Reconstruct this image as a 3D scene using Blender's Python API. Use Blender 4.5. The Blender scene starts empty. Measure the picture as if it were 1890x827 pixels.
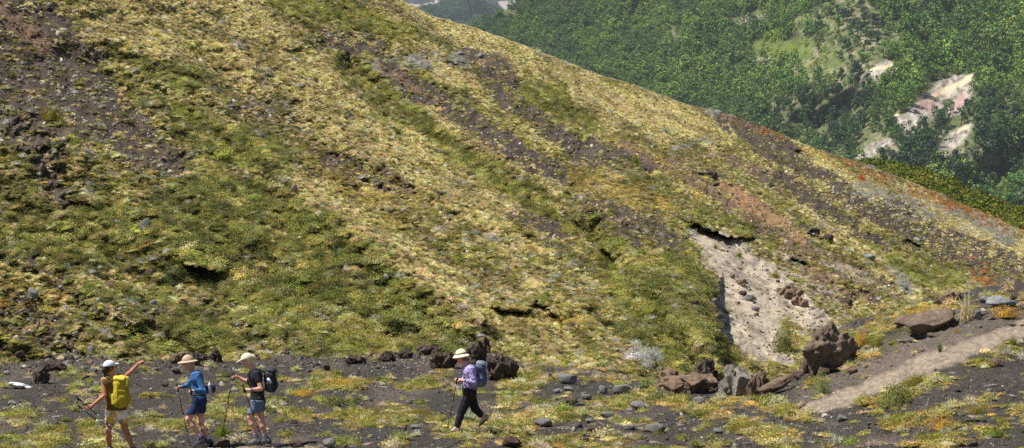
import bpy, math, random
import numpy as np
from mathutils import Vector, Matrix, Euler
random.seed(7); RNG = np.random.default_rng(11)
R = math.radians
SC = bpy.context.scene

# ---------------------------------------------------------------- camera, sky, sun, exposure
F_PX, CX, CY = 4093.0, 945.0, 413.5          # focal length and centre in photograph pixels
CAM_Z = 5.0
PITCH = math.atan((413.5 - 300.0) / F_PX)
cam_d = bpy.data.cameras.new('camera'); cam = bpy.data.objects.new('camera', cam_d)
SC.collection.objects.link(cam); SC.camera = cam
cam.location = (0, 0, CAM_Z); cam.rotation_euler = (R(90) - PITCH, 0, 0)
cam_d.sensor_width = 36.0; cam_d.lens = 36.0 * F_PX / 1890.0
cam_d.clip_start = 0.5; cam_d.clip_end = 60000
SUN_DIR = Vector((-0.62, -0.12, 0.0)).normalized()
SUN_EL = R(61)
to_sun = Vector((SUN_DIR.x * math.cos(SUN_EL), SUN_DIR.y * math.cos(SUN_EL), math.sin(SUN_EL)))
w = bpy.data.worlds.new('World'); SC.world = w; w.use_nodes = True
nt = w.node_tree; bg = nt.nodes['Background']
sky = nt.nodes.new('ShaderNodeTexSky'); sky.sky_type = 'NISHITA'; sky.sun_disc = False
sky.sun_elevation = SUN_EL; sky.sun_rotation = math.atan2(to_sun.x, to_sun.y)
sky.altitude = 1500
nt.links.new(sky.outputs[0], bg.inputs[0]); bg.inputs[1].default_value = 0.055
sun_d = bpy.data.lights.new('sun', 'SUN'); sun = bpy.data.objects.new('sun', sun_d)
SC.collection.objects.link(sun); sun.rotation_euler = to_sun.to_track_quat('Z', 'Y').to_euler()
sun_d.energy = 5.0; sun_d.angle = R(0.53); sun_d.color = (1.0, 0.955, 0.88)
SC.view_settings.view_transform = 'Standard'; SC.view_settings.look = 'None'
SC.view_settings.exposure = 0.60; SC.view_settings.gamma = 1.0
SC.view_settings.use_curve_mapping = False
SC.cycles.max_bounces = 5; SC.cycles.diffuse_bounces = 2; SC.cycles.glossy_bounces = 1
SC.cycles.transmission_bounces = 2; SC.cycles.volume_bounces = 0
SC.cycles.use_denoising = False

# ---------------------------------------------------------------- small maths
def ray(px, py):
    """direction through a pixel of the photograph, scaled so that its y is 1"""
    a = (np.asarray(px, float) - CX) / F_PX; b = (CY - np.asarray(py, float)) / F_PX
    cy = math.cos(PITCH) + b * math.sin(PITCH); cz = -math.sin(PITCH) + b * math.cos(PITCH)
    return a / cy, cz / cy
def at(px, py, D):
    u, v = ray(px, py); D = np.asarray(D, float)
    return np.stack(np.broadcast_arrays(u * D, D, CAM_Z + v * D), -1)
def hsh(ix, iy, seed):
    n = (ix.astype(np.int64) * 374761393 + iy.astype(np.int64) * 668265263 + seed * 1442695041) & 0xFFFFFFFF
    n = ((n ^ (n >> 13)) * 1274126177) & 0xFFFFFFFF
    n = ((n ^ (n >> 16)) * 2246822519) & 0xFFFFFFFF
    return ((n ^ (n >> 15)) & 0xFFFFFF) / float(0xFFFFFF)
def vnoise(x, y, seed=0):
    x = np.asarray(x, float); y = np.asarray(y, float)
    ix, iy = np.floor(x), np.floor(y); fx, fy = x - ix, y - iy
    fx = fx * fx * fx * (fx * (fx * 6 - 15) + 10); fy = fy * fy * fy * (fy * (fy * 6 - 15) + 10)
    a, b = hsh(ix, iy, seed), hsh(ix + 1, iy, seed); c, d = hsh(ix, iy + 1, seed), hsh(ix + 1, iy + 1, seed)
    return (a * (1 - fx) + b * fx) * (1 - fy) + (c * (1 - fx) + d * fx) * fy
def fbm(x, y, seed=0, octv=4, gain=0.5):
    s = 0; a = 1; t = 0; c, q = math.cos(.6), math.sin(.6)
    x = np.asarray(x, float); y = np.asarray(y, float)
    for o in range(octv):
        s = s + a * vnoise(x, y, seed + o * 17); t += a; a *= gain
        x, y = (x * c - y * q) * 2.03 + 11.3, (x * q + y * c) * 2.03 + 5.7
    return s / t
def sstep(a, b, x):
    t = np.clip((x - a) / (b - a), 0, 1); return t * t * (3 - 2 * t)
def segdist(px, py, pts):
    """distance to a polyline and its interpolated width; pts = (x, y, width)"""
    best = np.full(np.shape(px), 1e9)
    for (x0, y0, w0), (x1, y1, w1) in zip(pts[:-1], pts[1:]):
        dx, dy = x1 - x0, y1 - y0; L = dx * dx + dy * dy + 1e-9
        t = np.clip(((px - x0) * dx + (py - y0) * dy) / L, 0, 1)
        d = np.hypot(px - x0 - t * dx, py - y0 - t * dy) / (w0 + (w1 - w0) * t)
        best = np.minimum(best, d)
    return best
def field(px, py, strokes, seed, warp=16, soft=0.45):
    wx = (fbm(px / 38, py / 38, seed, 3) - .5) * 2 * warp; wy = (fbm(px / 38, py / 38, seed + 9, 3) - .5) * 2 * warp
    out = np.zeros(np.shape(px))
    for st in strokes:
        amp = 1.0
        if isinstance(st[0], (int, float)): amp, st = st[0], st[1]
        d = segdist(px + wx, py + wy, st)
        out = np.maximum(out, amp * (1 - sstep(1 - soft, 1 + soft, d)))
    return out
def rgb(r, g, b):   # sRGB 0-255 -> linear
    return tuple(((c / 255 + .055) / 1.055) ** 2.4 if c > 10 else c / 255 / 12.92 for c in (r, g, b))

# ---------------------------------------------------------------- terrain of the near hill and the bench the walkers cross
BASE_X = [-900, 0, 945, 1180, 1300, 1420, 1500, 1600, 1700, 1885, 2600]
BASE_Y = [668, 660, 655, 680, 690, 700, 660, 610, 570, 540, 490]
BASE_D = [55, 57, 57.5, 58, 60, 63, 68, 78, 92, 110, 150]
SKY_X = [-900, 0, 300, 727, 785, 862, 978, 1017, 1094, 1172, 1260, 1318, 1415, 1492, 1570, 1639, 1724, 1802, 1886, 2200, 2600]
SKY_Y = [-520, -270, -160, 0, 25, 51, 94, 107, 137, 160, 191, 206, 240, 271, 297, 321, 357, 388, 429, 545, 660]
SKY_D = [85, 92, 102, 118, 120, 122, 125, 126, 129, 131, 134, 135, 138, 140, 142, 144, 146, 148, 150, 160, 175]
def skyline(px): return np.interp(px, SKY_X, SKY_Y) - 2 - 3.5 * fbm(px / 14.0, px * 0, 77, 4) + 2 * (fbm(px / 90.0, px * 0, 3, 2) - .5) * 4
# edges where the turf overhangs a hollow: (x, y) along the edge, depth of the hollow (m), height (px)
SCARPS = [([(335, 482), (352, 490), (372, 492), (392, 500), (412, 497)], 1.8, 14),
          ([(905, 568), (935, 572), (975, 574), (985, 556), (1010, 566), (1035, 588)], 1.4, 11),
          ([(1262, 404), (1290, 414), (1320, 428), (1352, 440), (1392, 436)], 1.5, 11),
          ([(1195, 560), (1204, 600), (1212, 640)], 1.6, 30),
          ([(1118, 462), (1128, 470), (1140, 478)], 1.8, 18),
          ([(1455, 480), (1475, 478), (1495, 488)], .7, 10), ([(1490, 428), (1515, 438), (1535, 446)], .8, 10),
          ([(1665, 440), (1690, 448), (1705, 458)], .8, 9), ([(130, 368), (155, 372), (185, 378)], .9, 9),
          ([(240, 398), (252, 404)], 1.2, 14), ([(1290, 318), (1310, 322), (1325, 328)], .8, 9),
          ([(820, 112), (840, 116), (862, 118)], .8, 8)]
def hill_D(px, py, rough=1.0):
    px, py = np.broadcast_arrays(np.asarray(px, float), np.asarray(py, float))
    yb = np.interp(px, BASE_X, BASE_Y); ys = np.interp(px, SKY_X, SKY_Y)
    s = (yb - py) / (yb - ys)
    inv = (1 - s) / np.interp(px, BASE_X, BASE_D) + s / np.interp(px, SKY_X, SKY_D)
    D = 1 / np.maximum(inv, 1 / 400.)
    c, q = math.cos(R(28)), math.sin(R(28))
    al, ac = px * c + py * q, -px * q + py * c            # along and across the fall line
    wv = (fbm(px / 160, py / 160, 5, 3) - .5) * 90
    rel = (fbm(al / 420, (ac + wv) / 75, 21, 3) - .5) * 2.8 + (fbm(al / 120, (ac + wv) / 38, 22, 3) - .5) * 1.2
    fade = sstep(-6, 60, py - ys)
    # shrub-covered rib left of the sand slide
    rib = segdist(px, py, [(1090, 380, 40), (1170, 450, 60), (1240, 520, 75), (1280, 590, 56), (1300, 640, 36), (1330, 690, 14)])
    rel -= 4.2 * (1 - sstep(0.1, 1.15, rib))
    sand = segdist(px, py, [(1290, 440, 25), (1360, 520, 55), (1420, 600, 60), (1450, 650, 40)])
    rel += 1.0 * (1 - sstep(0.2, 1.3, sand))
    spur = segdist(px, py, [(500, 300, 30), (620, 400, 45), (760, 500, 45), (880, 590, 40)])
    rel -= 2.2 * (1 - sstep(0, 1.4, spur))
    rough = rough * (.25 + .75 * sstep(.7, 1.3, sand)); ul = segdist(px, py, [(-60, 60, 70), (60, 120, 90), (160, 190, 64), (250, 260, 44)]); rough = rough * (.35 + .65 * sstep(.8, 1.3, ul)); rel = rel * (.45 + .55 * sstep(.6, 1.5, ul))
    gul = segdist(px, py, [(640, 120, 20), (760, 240, 30), (900, 330, 32), (1010, 400, 30), (1120, 480, 25)])
    rel += 2.0 * (1 - sstep(0, 1.5, gul))
    rel += (fbm(px / 16, py / 12, 23, 3) - .5) * .8 * rough + (fbm(px / 6, py / 5, 24, 2) - .5) * .3 * rough
    xb = np.interp(py, [480, 540, 600, 640], [1336, 1328, 1318, 1312]) + (fbm(py / 10, py * 0, 33, 3) - .5) * 16; wy = sstep(500, 550, py) * (1 - sstep(590, 650, py)); dx = px - xb
    rel += wy * np.where(dx < 0, -1.8 * np.exp(np.minimum(dx, 0) / 22.), 1.6 * np.exp(-np.maximum(dx, 0) / 34.))
    for pts, A, L in SCARPS:
        xs = [p[0] for p in pts]
        e = np.interp(px, xs, [p[1] for p in pts]) + (fbm(px / 9, px * 0, 31, 3) - .5) * 9
        win = sstep(xs[0] - 6, xs[0] + 8, px) * (1 - sstep(xs[-1] - 8, xs[-1] + 6, px))
        dd = py - e
        rel += win * A * np.where(dd > 0, np.exp(-np.maximum(dd, 0) / L), 0)
        rel -= win * .5 * A * np.where(dd <= 0, np.exp(np.minimum(dd, 0) / (1.6 * L)), 0)
    return D * (1 + fade * rel / 62.0 * (D / 62.0) ** -.35)
def hill_P(px, py): return at(px, py, hill_D(px, py))

GSKY_X = [-900, 0, 60, 100, 180, 260, 300, 400, 500, 600, 700, 800, 860, 940, 960, 1100, 1200, 1300, 1400, 1470, 1500, 1560, 1620, 1690, 1760, 1885, 2600]
GSKY_Y = [668, 672, 668, 655, 650, 640, 636, 640, 652, 652, 644, 636, 640, 655, 668, 690, 700, 700, 704, 690, 640, 598, 580, 556, 542, 520, 430]
def ground_D(px, py, rough=1.0):
    px, py = np.broadcast_arrays(np.asarray(px, float), np.asarray(py, float))
    u, v = ray(px, py)
    plane = np.maximum(-v, .02) / CAM_Z
    knoll = 1 / 48. + (py - 540) * (1 / 32. - 1 / 48.) / 287.
    k = sstep(1250, 1850, px)
    D = 1 / np.maximum(plane * (1 - k) + knoll * k, 1 / 80.)
    D = D * (1 + ((fbm(px / 130, py / 45, 41, 3) - .5) * .030 + (fbm(px / 30, py / 11, 42, 3) - .5) * .012 * rough
                  + (fbm(px / 7, py / 3.5, 43, 2) - .5) * .004 * rough * (1 - .7 * k)))
    ban = segdist(px, py, [(1500, 690, 30), (1640, 625, 26), (1760, 575, 24), (1900, 555, 24)])   # bank above the path
    D -= .9 * (1 - sstep(0, 1.3, ban))
    m = segdist(px, py, [(300, 672, 14), (350, 668, 20), (385, 676, 12)])   # low mound behind the walkers
    D -= 1.1 * (1 - sstep(0, 1.5, m))
    return D
def ground_P(px, py): return at(px, py, ground_D(px, py))

# ---------------------------------------------------------------- materials
def new_mat(name):
    m = bpy.data.materials.new(name); m.use_nodes = True
    return m, m.node_tree, m.node_tree.nodes['Principled BSDF']
def flat_mat(name, col, rough=.8, spec=.3, noise=0.0, nscale=30, bump=0.0, bscale=40, metal=0):
    m, t, b = new_mat(name); b.inputs['Roughness'].default_value = rough
    b.inputs['Specular IOR Level'].default_value = spec; b.inputs['Metallic'].default_value = metal
    b.inputs['Base Color'].default_value = (*col, 1)
    tc = t.nodes.new('ShaderNodeTexCoord')
    if noise:
        n = t.nodes.new('ShaderNodeTexNoise'); n.inputs['Scale'].default_value = nscale; n.inputs['Detail'].default_value = 5
        mr = t.nodes.new('ShaderNodeMapRange'); mr.inputs[1].default_value = .25; mr.inputs[2].default_value = .75
        mr.inputs[3].default_value = 1 - noise; mr.inputs[4].default_value = 1 + noise
        mx = t.nodes.new('ShaderNodeVectorMath'); mx.operation = 'SCALE'; mx.inputs[0].default_value = col
        t.links.new(tc.outputs['Object'], n.inputs['Vector']); t.links.new(n.outputs[0], mr.inputs[0])
        t.links.new(mr.outputs[0], mx.inputs['Scale']); t.links.new(mx.outputs[0], b.inputs['Base Color'])
    if bump:
        n2 = t.nodes.new('ShaderNodeTexNoise'); n2.inputs['Scale'].default_value = bscale; n2.inputs['Detail'].default_value = 6
        bp = t.nodes.new('ShaderNodeBump'); bp.inputs['Strength'].default_value = bump; bp.inputs['Distance'].default_value = .02
        t.links.new(tc.outputs['Object'], n2.inputs['Vector']); t.links.new(n2.outputs[0], bp.inputs['Height'])
        t.links.new(bp.outputs[0], b.inputs['Normal'])
    return m
def attr_mat(name, attr, atype='GEOMETRY', nscale=8.0, namp=.35, rough=.95, spec=.15, bump=0.0, bscale=12, bdist=.05, var=None, trans=0.0):
    """colour from an attribute, broken up by world-space noise"""
    m, t, b = new_mat(name); b.inputs['Roughness'].default_value = rough; b.inputs['Specular IOR Level'].default_value = spec
    a = t.nodes.new('ShaderNodeAttribute'); a.attribute_type = atype; a.attribute_name = attr
    last = a.outputs['Color']
    tc = t.nodes.new('ShaderNodeTexCoord')
    if namp:
        n = t.nodes.new('ShaderNodeTexNoise'); n.inputs['Scale'].default_value = nscale; n.inputs['Detail'].default_value = 7
        n.inputs['Roughness'].default_value = .7
        mr = t.nodes.new('ShaderNodeMapRange'); mr.inputs[1].default_value = .3; mr.inputs[2].default_value = .7
        mr.inputs[3].default_value = 1 - namp; mr.inputs[4].default_value = 1 + namp
        t.links.new(tc.outputs['Object'], n.inputs['Vector']); t.links.new(n.outputs[0], mr.inputs[0])
        mx = t.nodes.new('ShaderNodeVectorMath'); mx.operation = 'SCALE'
        t.links.new(last, mx.inputs[0]); t.links.new(mr.outputs[0], mx.inputs['Scale']); last = mx.outputs[0]
    if var:
        a2 = t.nodes.new('ShaderNodeAttribute'); a2.attribute_type = 'GEOMETRY'; a2.attribute_name = var
        m2 = t.nodes.new('ShaderNodeVectorMath'); m2.operation = 'MULTIPLY'
        t.links.new(last, m2.inputs[0]); t.links.new(a2.outputs['Color'], m2.inputs[1]); last = m2.outputs[0]
    t.links.new(last, b.inputs['Base Color'])
    if trans:
        tr = t.nodes.new('ShaderNodeBsdfTranslucent'); t.links.new(last, tr.inputs[0])
        ms = t.nodes.new('ShaderNodeMixShader'); ms.inputs[0].default_value = trans
        out = t.nodes['Material Output']
        t.links.new(b.outputs[0], ms.inputs[1]); t.links.new(tr.outputs[0], ms.inputs[2]); t.links.new(ms.outputs[0], out.inputs[0])
    if bump:
        n2 = t.nodes.new('ShaderNodeTexNoise'); n2.inputs['Scale'].default_value = bscale; n2.inputs['Detail'].default_value = 8
        n2.inputs['Roughness'].default_value = .75
        bp = t.nodes.new('ShaderNodeBump'); bp.inputs['Strength'].default_value = bump; bp.inputs['Distance'].default_value = bdist
        t.links.new(tc.outputs['Object'], n2.inputs['Vector']); t.links.new(n2.outputs[0], bp.inputs['Height'])
        t.links.new(bp.outputs[0], b.inputs['Normal'])
    return m
M_GROUND = attr_mat('volcanic_ground', 'base', nscale=9, namp=.38, bump=.9, bscale=14, bdist=.05)
M_FAR = attr_mat('far_slope', 'base', nscale=.05, namp=.25, bump=.6, bscale=.08, bdist=4)
M_LEAF = attr_mat('leaves', 'col', 'INSTANCER', namp=0, var='shade', rough=.75, spec=.2, trans=.22)
M_STRAW = attr_mat('straw', 'col', 'INSTANCER', namp=0, var='shade', rough=.8, spec=.2, trans=.25)
M_STONE_I = attr_mat('loose_stone', 'col', 'INSTANCER', nscale=6, namp=.3, rough=.95, spec=.15)
M_TREE_I = attr_mat('far_leaves', 'col', 'INSTANCER', namp=0, var='shade', rough=.9, spec=.1)

# ---------------------------------------------------------------- mesh helpers
def mesh_np(name, verts, faces, mat=None, smooth=False, attrs=None):
    me = bpy.data.meshes.new(name)
    verts = np.asarray(verts, np.float32); faces = np.asarray(faces, np.int32)
    me.vertices.add(len(verts)); me.vertices.foreach_set('co', verts.ravel())
    if len(faces):
        k = faces.shape[1]
        me.loops.add(faces.size); me.loops.foreach_set('vertex_index', faces.ravel())
        me.polygons.add(len(faces)); me.polygons.foreach_set('loop_start', np.arange(0, faces.size, k, dtype=np.int32))
        me.polygons.foreach_set('loop_total', np.full(len(faces), k, np.int32))
        if smooth: me.polygons.foreach_set('use_smooth', np.ones(len(faces), bool))
    me.update(calc_edges=True)
    for nm, dom, val in (attrs or []):
        val = np.asarray(val, np.float32)
        if val.shape[1] == 3: val = np.concatenate([val, np.ones((len(val), 1), np.float32)], 1)
        a = me.attributes.new(nm, 'FLOAT_COLOR', dom); a.data.foreach_set('color', val.ravel())
    if mat: me.materials.append(mat)
    return me
def link(name, me, parent=None, **props):
    o = bpy.data.objects.new(name, me); SC.collection.objects.link(o)
    if parent: o.parent = parent
    for k, v in props.items():
        if v: o[k] = v
    return o
def grid_faces(nr, nc):
    i = np.arange(nr - 1)[:, None] * nc + np.arange(nc - 1)[None, :]
    return np.stack([i, i + 1, i + nc + 1, i + nc], -1).reshape(-1, 4)
def axis_px(lo, hi, step, a=-40, b=1930, coarse=14):
    return np.concatenate([np.arange(lo, a, coarse), np.arange(a, b, step), np.arange(b, hi, coarse)])

# ---------------------------------------------------------------- what grows or lies where (fields over each slope)
c28 = (math.cos(R(28)), math.sin(R(28)))
Z_SCREE = [[(-60, 60, 70), (60, 120, 90), (160, 190, 64), (250, 260, 44), (320, 310, 24)], [(0, 0, 25), (70, 40, 40), (140, 110, 45)],
           [(0, 200, 50), (90, 260, 42), (90, 330, 30), (110, 380, 16)], [(690, 105, 12), (760, 155, 20), (850, 215, 22), (940, 275, 22), (1040, 330, 16)],
           [(860, 100, 16), (910, 130, 30), (940, 175, 22)], [(930, 185, 16), (1000, 230, 22), (1080, 275, 24), (1190, 305, 18)],
           (.8, [(1065, 370, 14), (1120, 400, 34), (1190, 430, 42), (1250, 455, 22)]), (.85, [(590, 70, 12), (640, 80, 24), (700, 85, 14)]),
           [(1330, 215, 10), (1420, 270, 22), (1520, 330, 20), (1600, 385, 24), (1700, 440, 26), (1790, 485, 26), (1880, 520, 20)],
           [(1390, 310, 14), (1480, 365, 20), (1570, 420, 18), (1640, 460, 16)], [(1640, 380, 10), (1740, 440, 18), (1850, 480, 22), (1930, 500, 20)],
           (.7, [(960, 400, 12), (1020, 420, 24), (1040, 400, 12)]), (.7, [(600, 300, 16), (720, 330, 30), (750, 350, 20)]),
           (.7, [(420, 195, 12), (500, 200, 22), (560, 240, 12)]), (.8, [(-40, 540, 20), (60, 590, 40), (130, 640, 24)]), (.7, [(150, 560, 14), (240, 590, 30), (300, 590, 14)]),
           (.7, [(60, 480, 12), (120, 520, 20), (160, 560, 14)]), (.6, [(470, 130, 8), (490, 140, 18)])]
Z_RED = [[(-20, 5, 16), (30, 40, 26), (80, 90, 18)], (.85, [(1240, 300, 10), (1300, 345, 18), (1380, 400, 15), (1460, 450, 18), (1560, 500, 20), (1660, 545, 14)]),
         (.8, [(1320, 280, 12), (1400, 320, 14)]), (.8, [(690, 115, 6), (800, 180, 8)]), (.9, [(340, 497, 10), (375, 505, 12)]), (.7, [(1150, 265, 8), (1230, 310, 12)]),
         (.9, [(1440, 470, 14), (1520, 520, 18), (1620, 560, 14)]), (.7, [(1050, 610, 8), (1072, 636, 8)])]
Z_ORANGE = [[(1335, 340, 8), (1385, 375, 14), (1440, 410, 14), (1480, 440, 8)], [(350, 500, 8), (368, 508, 8)], (.5, [(1480, 470, 10), (1560, 540, 12)])]
Z_SAND = [[(1282, 428, 16), (1330, 465, 36), (1390, 510, 44), (1450, 550, 42), (1510, 595, 24)], [(1340, 500, 24), (1370, 560, 48), (1410, 610, 46), (1450, 660, 22)],
          [(1322, 560, 14), (1356, 600, 36), (1410, 650, 24)], (.75, [(1440, 500, 14), (1500, 545, 22), (1570, 580, 18)]), (.6, [(1520, 470, 8), (1590, 510, 12), (1660, 545, 10)]), (.7, [(1295, 640, 6), (1330, 672, 8), (1360, 690, 6)]),
          (.6, [(1450, 640, 10), (1475, 680, 12)]), (.65, [(1470, 560, 24), (1530, 600, 22), (1560, 625, 14)]), (.6, [(1400, 440, 10), (1470, 500, 12)])]
Z_TAN = [[(180, 40, 30), (300, 50, 50), (420, 90, 50), (540, 140, 50), (640, 200, 48), (740, 270, 45), (830, 330, 42), (940, 390, 40)],
         [(330, -20, 30), (460, 50, 45), (600, 130, 34), (700, 205, 22), (790, 272, 14)], [(740, 5, 14), (880, 75, 24), (1000, 125, 30), (1120, 175, 34), (1240, 225, 30), (1340, 245, 14)],
         (.9, [(530, 340, 30), (620, 400, 22), (700, 455, 26), (780, 500, 26), (880, 560, 30)]), (.8, [(760, 170, 12), (860, 240, 16), (960, 310, 20), (1060, 380, 18)]),
         (.8, [(980, 460, 40), (960, 510, 30)]), (.75, [(1380, 330, 10), (1460, 385, 16), (1560, 440, 22), (1640, 500, 16)]), (.8, [(930, 590, 30), (1020, 610, 34)]),
         (.8, [(1480, 300, 14), (1580, 345, 18), (1680, 385, 18), (1800, 440, 16), (1880, 470, 14)]), (.5, [(200, 215, 20), (240, 290, 20)]), (.6, [(600, 60, 20), (750, 80, 16), (900, 180, 12)])]
Z_GREEN = [[(300, 400, 40), (420, 470, 70), (560, 540, 90), (700, 600, 60), (820, 620, 40)], [(400, 340, 40), (520, 400, 50), (640, 470, 40), (760, 560, 40)],
           [(620, 115, 12), (700, 180, 24), (800, 250, 26), (900, 320, 24), (1000, 380, 20), (1060, 420, 12)], [(1040, 360, 16), (1110, 430, 22), (1160, 470, 36), (1250, 530, 60), (1280, 600, 36), (1320, 660, 16), (1390, 694, 8)],
           (.9, [(1130, 480, 30), (1180, 560, 40), (1230, 640, 40), (1260, 680, 24)]), (.8, [(560, -10, 20), (660, 50, 26), (760, 60, 16)]), (.8, [(960, 165, 16), (1040, 200, 24), (1100, 225, 16)]),
           (.8, [(40, 420, 40), (160, 440, 50), (260, 420, 40)]), (.7, [(340, 220, 30), (430, 280, 40), (520, 300, 30)]), (.8, [(1440, 620, 24), (1450, 600, 12)]), (.7, [(1600, 440, 14), (1700, 500, 30), (1760, 510, 20)]),
           (.7, [(500, 0, 16), (600, 50, 20)]), (.7, [(170, 540, 24), (320, 600, 40), (420, 640, 30)]), (.6, [(380, 130, 16), (330, 150, 24)]), (.6, [(1000, 200, 16), (1180, 320, 16), (1260, 380, 16), (1380, 430, 14)])]
Z_OCHRE = [(.9, [(1060, 330, 20), (1130, 350, 30), (1220, 380, 26)]), (.8, [(1130, 260, 12), (1230, 310, 12), (1300, 370, 10)]), (.8, [(880, 300, 12), (1000, 350, 14)]), (.7, [(0, 540, 30), (100, 560, 40)]),
           (.8, [(940, 600, 20), (1060, 590, 24)]), (.8, [(1480, 280, 10), (1640, 350, 10), (1780, 410, 12)]), (.6, [(600, 300, 40), (760, 380, 40)]), (.6, [(400, 110, 16), (420, 120, 16)])]
Z_SILVER = [(.9, [(1180, 650, 14), (1200, 665, 16)]), (.8, [(1580, 350, 12), (1660, 385, 18), (1720, 400, 12)]), (.7, [(1640, 500, 6), (1680, 540, 8)]), (.5, [(1680, 370, 14), (1860, 440, 18)]), (.12, [(60, 150, 40), (160, 200, 40), (190, 260, 30)]),
            (.5, [(1340, 560, 12), (1380, 600, 12)]), (.6, [(1500, 395, 6), (1520, 420, 6)]), (.5, [(1310, 200, 6), (1350, 215, 8)]), (.3, [(690, 120, 12), (850, 110, 14)]), (.7, [(1250, 270, 4), (1310, 260, 4)])]
Z_RUST = [(.9, [(1340, 216, 5), (1400, 238, 7), (1450, 262, 6)]), (.7, [(1560, 300, 6), (1640, 335, 8)]), (.8, [(1680, 350, 8), (1760, 385, 10), (1880, 430, 12)]), (.7, [(1800, 500, 20), (1830, 520, 10)])]
def hill_zones(px, py):
    z = dict(scree=field(px, py, Z_SCREE, 101), red=field(px, py, Z_RED, 102, 9), orange=field(px, py, Z_ORANGE, 103, 8),
             sand=field(px, py, Z_SAND, 104, 12, .3), tan=field(px, py, Z_TAN, 105, 20, .6), green=field(px, py, Z_GREEN, 106, 20, .5),
             ochre=field(px, py, Z_OCHRE, 107, 20, .6), silver=field(px, py, Z_SILVER, 108, 12, .6), rust=field(px, py, Z_RUST, 109, 8, .6))
    al, ac = px * c28[0] + py * c28[1], -px * c28[1] + py * c28[0]
    st = fbm(al / 110, ac / 16, 120, 4)                    # streaks of loose ground down the slope
    extra = sstep(.60, .70, st) * .8
    right = sstep(1150, 1500, px)
    z['scree'] = np.clip(z['scree'] * 1.1 + extra * (.40 + .6 * right) * (1 - .8 * z['green']) * (1 - .6 * z['tan']), 0, 1)
    z['bare'] = np.clip(np.maximum.reduce([z['scree'] * .94, z['red'], z['orange'], z['sand']]), 0, 1)
    return z
C = dict(scree=(.072, .055, .043), scree2=(.115, .085, .064), red=(.19, .115, .080), orange=(.36, .205, .10), sand=(.47, .395, .295), soil=(.085, .070, .045),
         litter=(.38, .33, .21), path=(.30, .24, .18))
def mixc(base, col, k): return base * (1 - k[..., None]) + np.asarray(col) * k[..., None]
def hill_color(px, py, z):
    base = np.broadcast_to(np.asarray(C['soil']), px.shape + (3,)).copy()
    base = mixc(base, (.15, .14, .06), z['green'] * .8); base = mixc(base, C['litter'], z['tan'] * .85 + .2)
    n = fbm(px / 12, py / 8, 130, 4)
    base = mixc(base, C['scree'], z['scree']); base = mixc(base, C['scree2'], z['scree'] * sstep(.45, .7, n) * .8)
    base = mixc(base, C['red'], z['red'] * .85); base = mixc(base, C['orange'], z['orange'] * .85)
    base = mixc(base, C['sand'], z['sand']); base = mixc(base, (.28, .235, .18), z['sand'] * sstep(.50, .66, n) * .7); base = mixc(base, (.20, .17, .14), z['sand'] * sstep(.56, .68, fbm((px * c28[0] + py * c28[1]) / 40, (-px * c28[1] + py * c28[0]) / 6, 132, 4)) * .7)
    return base * (.75 + .5 * fbm(px / 5, py / 4, 131, 3))[..., None]

def build_hill():
    cols = axis_px(-900, 2600, 2.6)
    t = np.concatenate([np.linspace(-.16, 0, 16, endpoint=False), np.linspace(0, 1, 270)])
    X, T = np.meshgrid(cols, t)
    ys = skyline(X); yb = np.interp(X, BASE_X, BASE_Y)
    # in frame rows are spent on what can be seen
    Y = yb + (ys - yb) * T
    P = at(X, Y, hill_D(X, Y)); z = hill_zones(X, Y); col = hill_color(X, Y, z)
    top = P[-1]; rows = [P]; crow = [col]
    back = np.array([1.5, 4, 9, 18, 35, 60, 100, 160])
    dirs = top - np.array([0, 0, CAM_Z]); dirs = dirs / dirs[:, 1:2]
    for k, b in enumerate(back):
        q = top + dirs * b + np.array([0, 0, -1.0]) * (0.012 * b * b / (1 + b * .02) + .10 * b)[None] if False else top + dirs * b
        q = q.copy(); q[:, 2] -= .10 * b + .45 * b * b / (b + 25)
        rows.append(q[None]); crow.append(col[-1][None] * .9)
    P = np.concatenate(rows, 0); col = np.concatenate(crow, 0)
    me = mesh_np('hillside', P.reshape(-1, 3), grid_faces(P.shape[0], P.shape[1]), M_GROUND, True, [('base', 'POINT', col.reshape(-1, 3))])
    link('hill', me, kind='structure')
build_hill()

# ---- foreground bench
Z_MAT = [[(-20, 800, 30), (120, 800, 24), (200, 815, 20)], [(0, 770, 10), (90, 768, 8), (180, 772, 6)], [(520, 700, 8), (580, 700, 14), (640, 715, 14), (665, 735, 10)], [(520, 720, 6), (570, 712, 8)],
         [(510, 745, 14), (600, 770, 14), (700, 778, 12), (760, 780, 10)], [(660, 705, 8), (740, 705, 12), (820, 700, 12)], [(280, 780, 12), (400, 770, 12), (460, 790, 12)], [(270, 735, 6), (330, 740, 6)],
         [(900, 700, 10), (1000, 700, 12), (940, 740, 14)], [(880, 790, 14), (980, 770, 12), (1080, 760, 10)], [(820, 780, 12), (880, 800, 16), (1000, 815, 14)], [(1100, 750, 14), (1200, 730, 12), (1260, 740, 10)],
         [(1290, 760, 12), (1380, 790, 18), (1460, 815, 22)], [(1230, 700, 8), (1140, 700, 8)], [(1390, 745, 12), (1460, 750, 14), (1500, 770, 12)], [(1500, 720, 10), (1560, 690, 14), (1640, 650, 14), (1700, 610, 12)],
         [(1580, 620, 14), (1680, 575, 16), (1740, 560, 12)], [(1600, 740, 14), (1660, 720, 18), (1760, 690, 12), (1860, 650, 16)], [(1650, 780, 18), (1760, 770, 18), (1890, 730, 22)], [(1680, 815, 20), (1800, 790, 16), (1890, 770, 14)],
         [(1780, 580, 10), (1830, 568, 12), (1890, 560, 12)], [(590, 740, 8), (720, 745, 8)], [(440, 760, 10), (520, 775, 8)], (.7, [(60, 700, 8), (150, 690, 8), (200, 700, 6)]), [(960, 815, 14), (1130, 810, 16)]]
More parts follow.
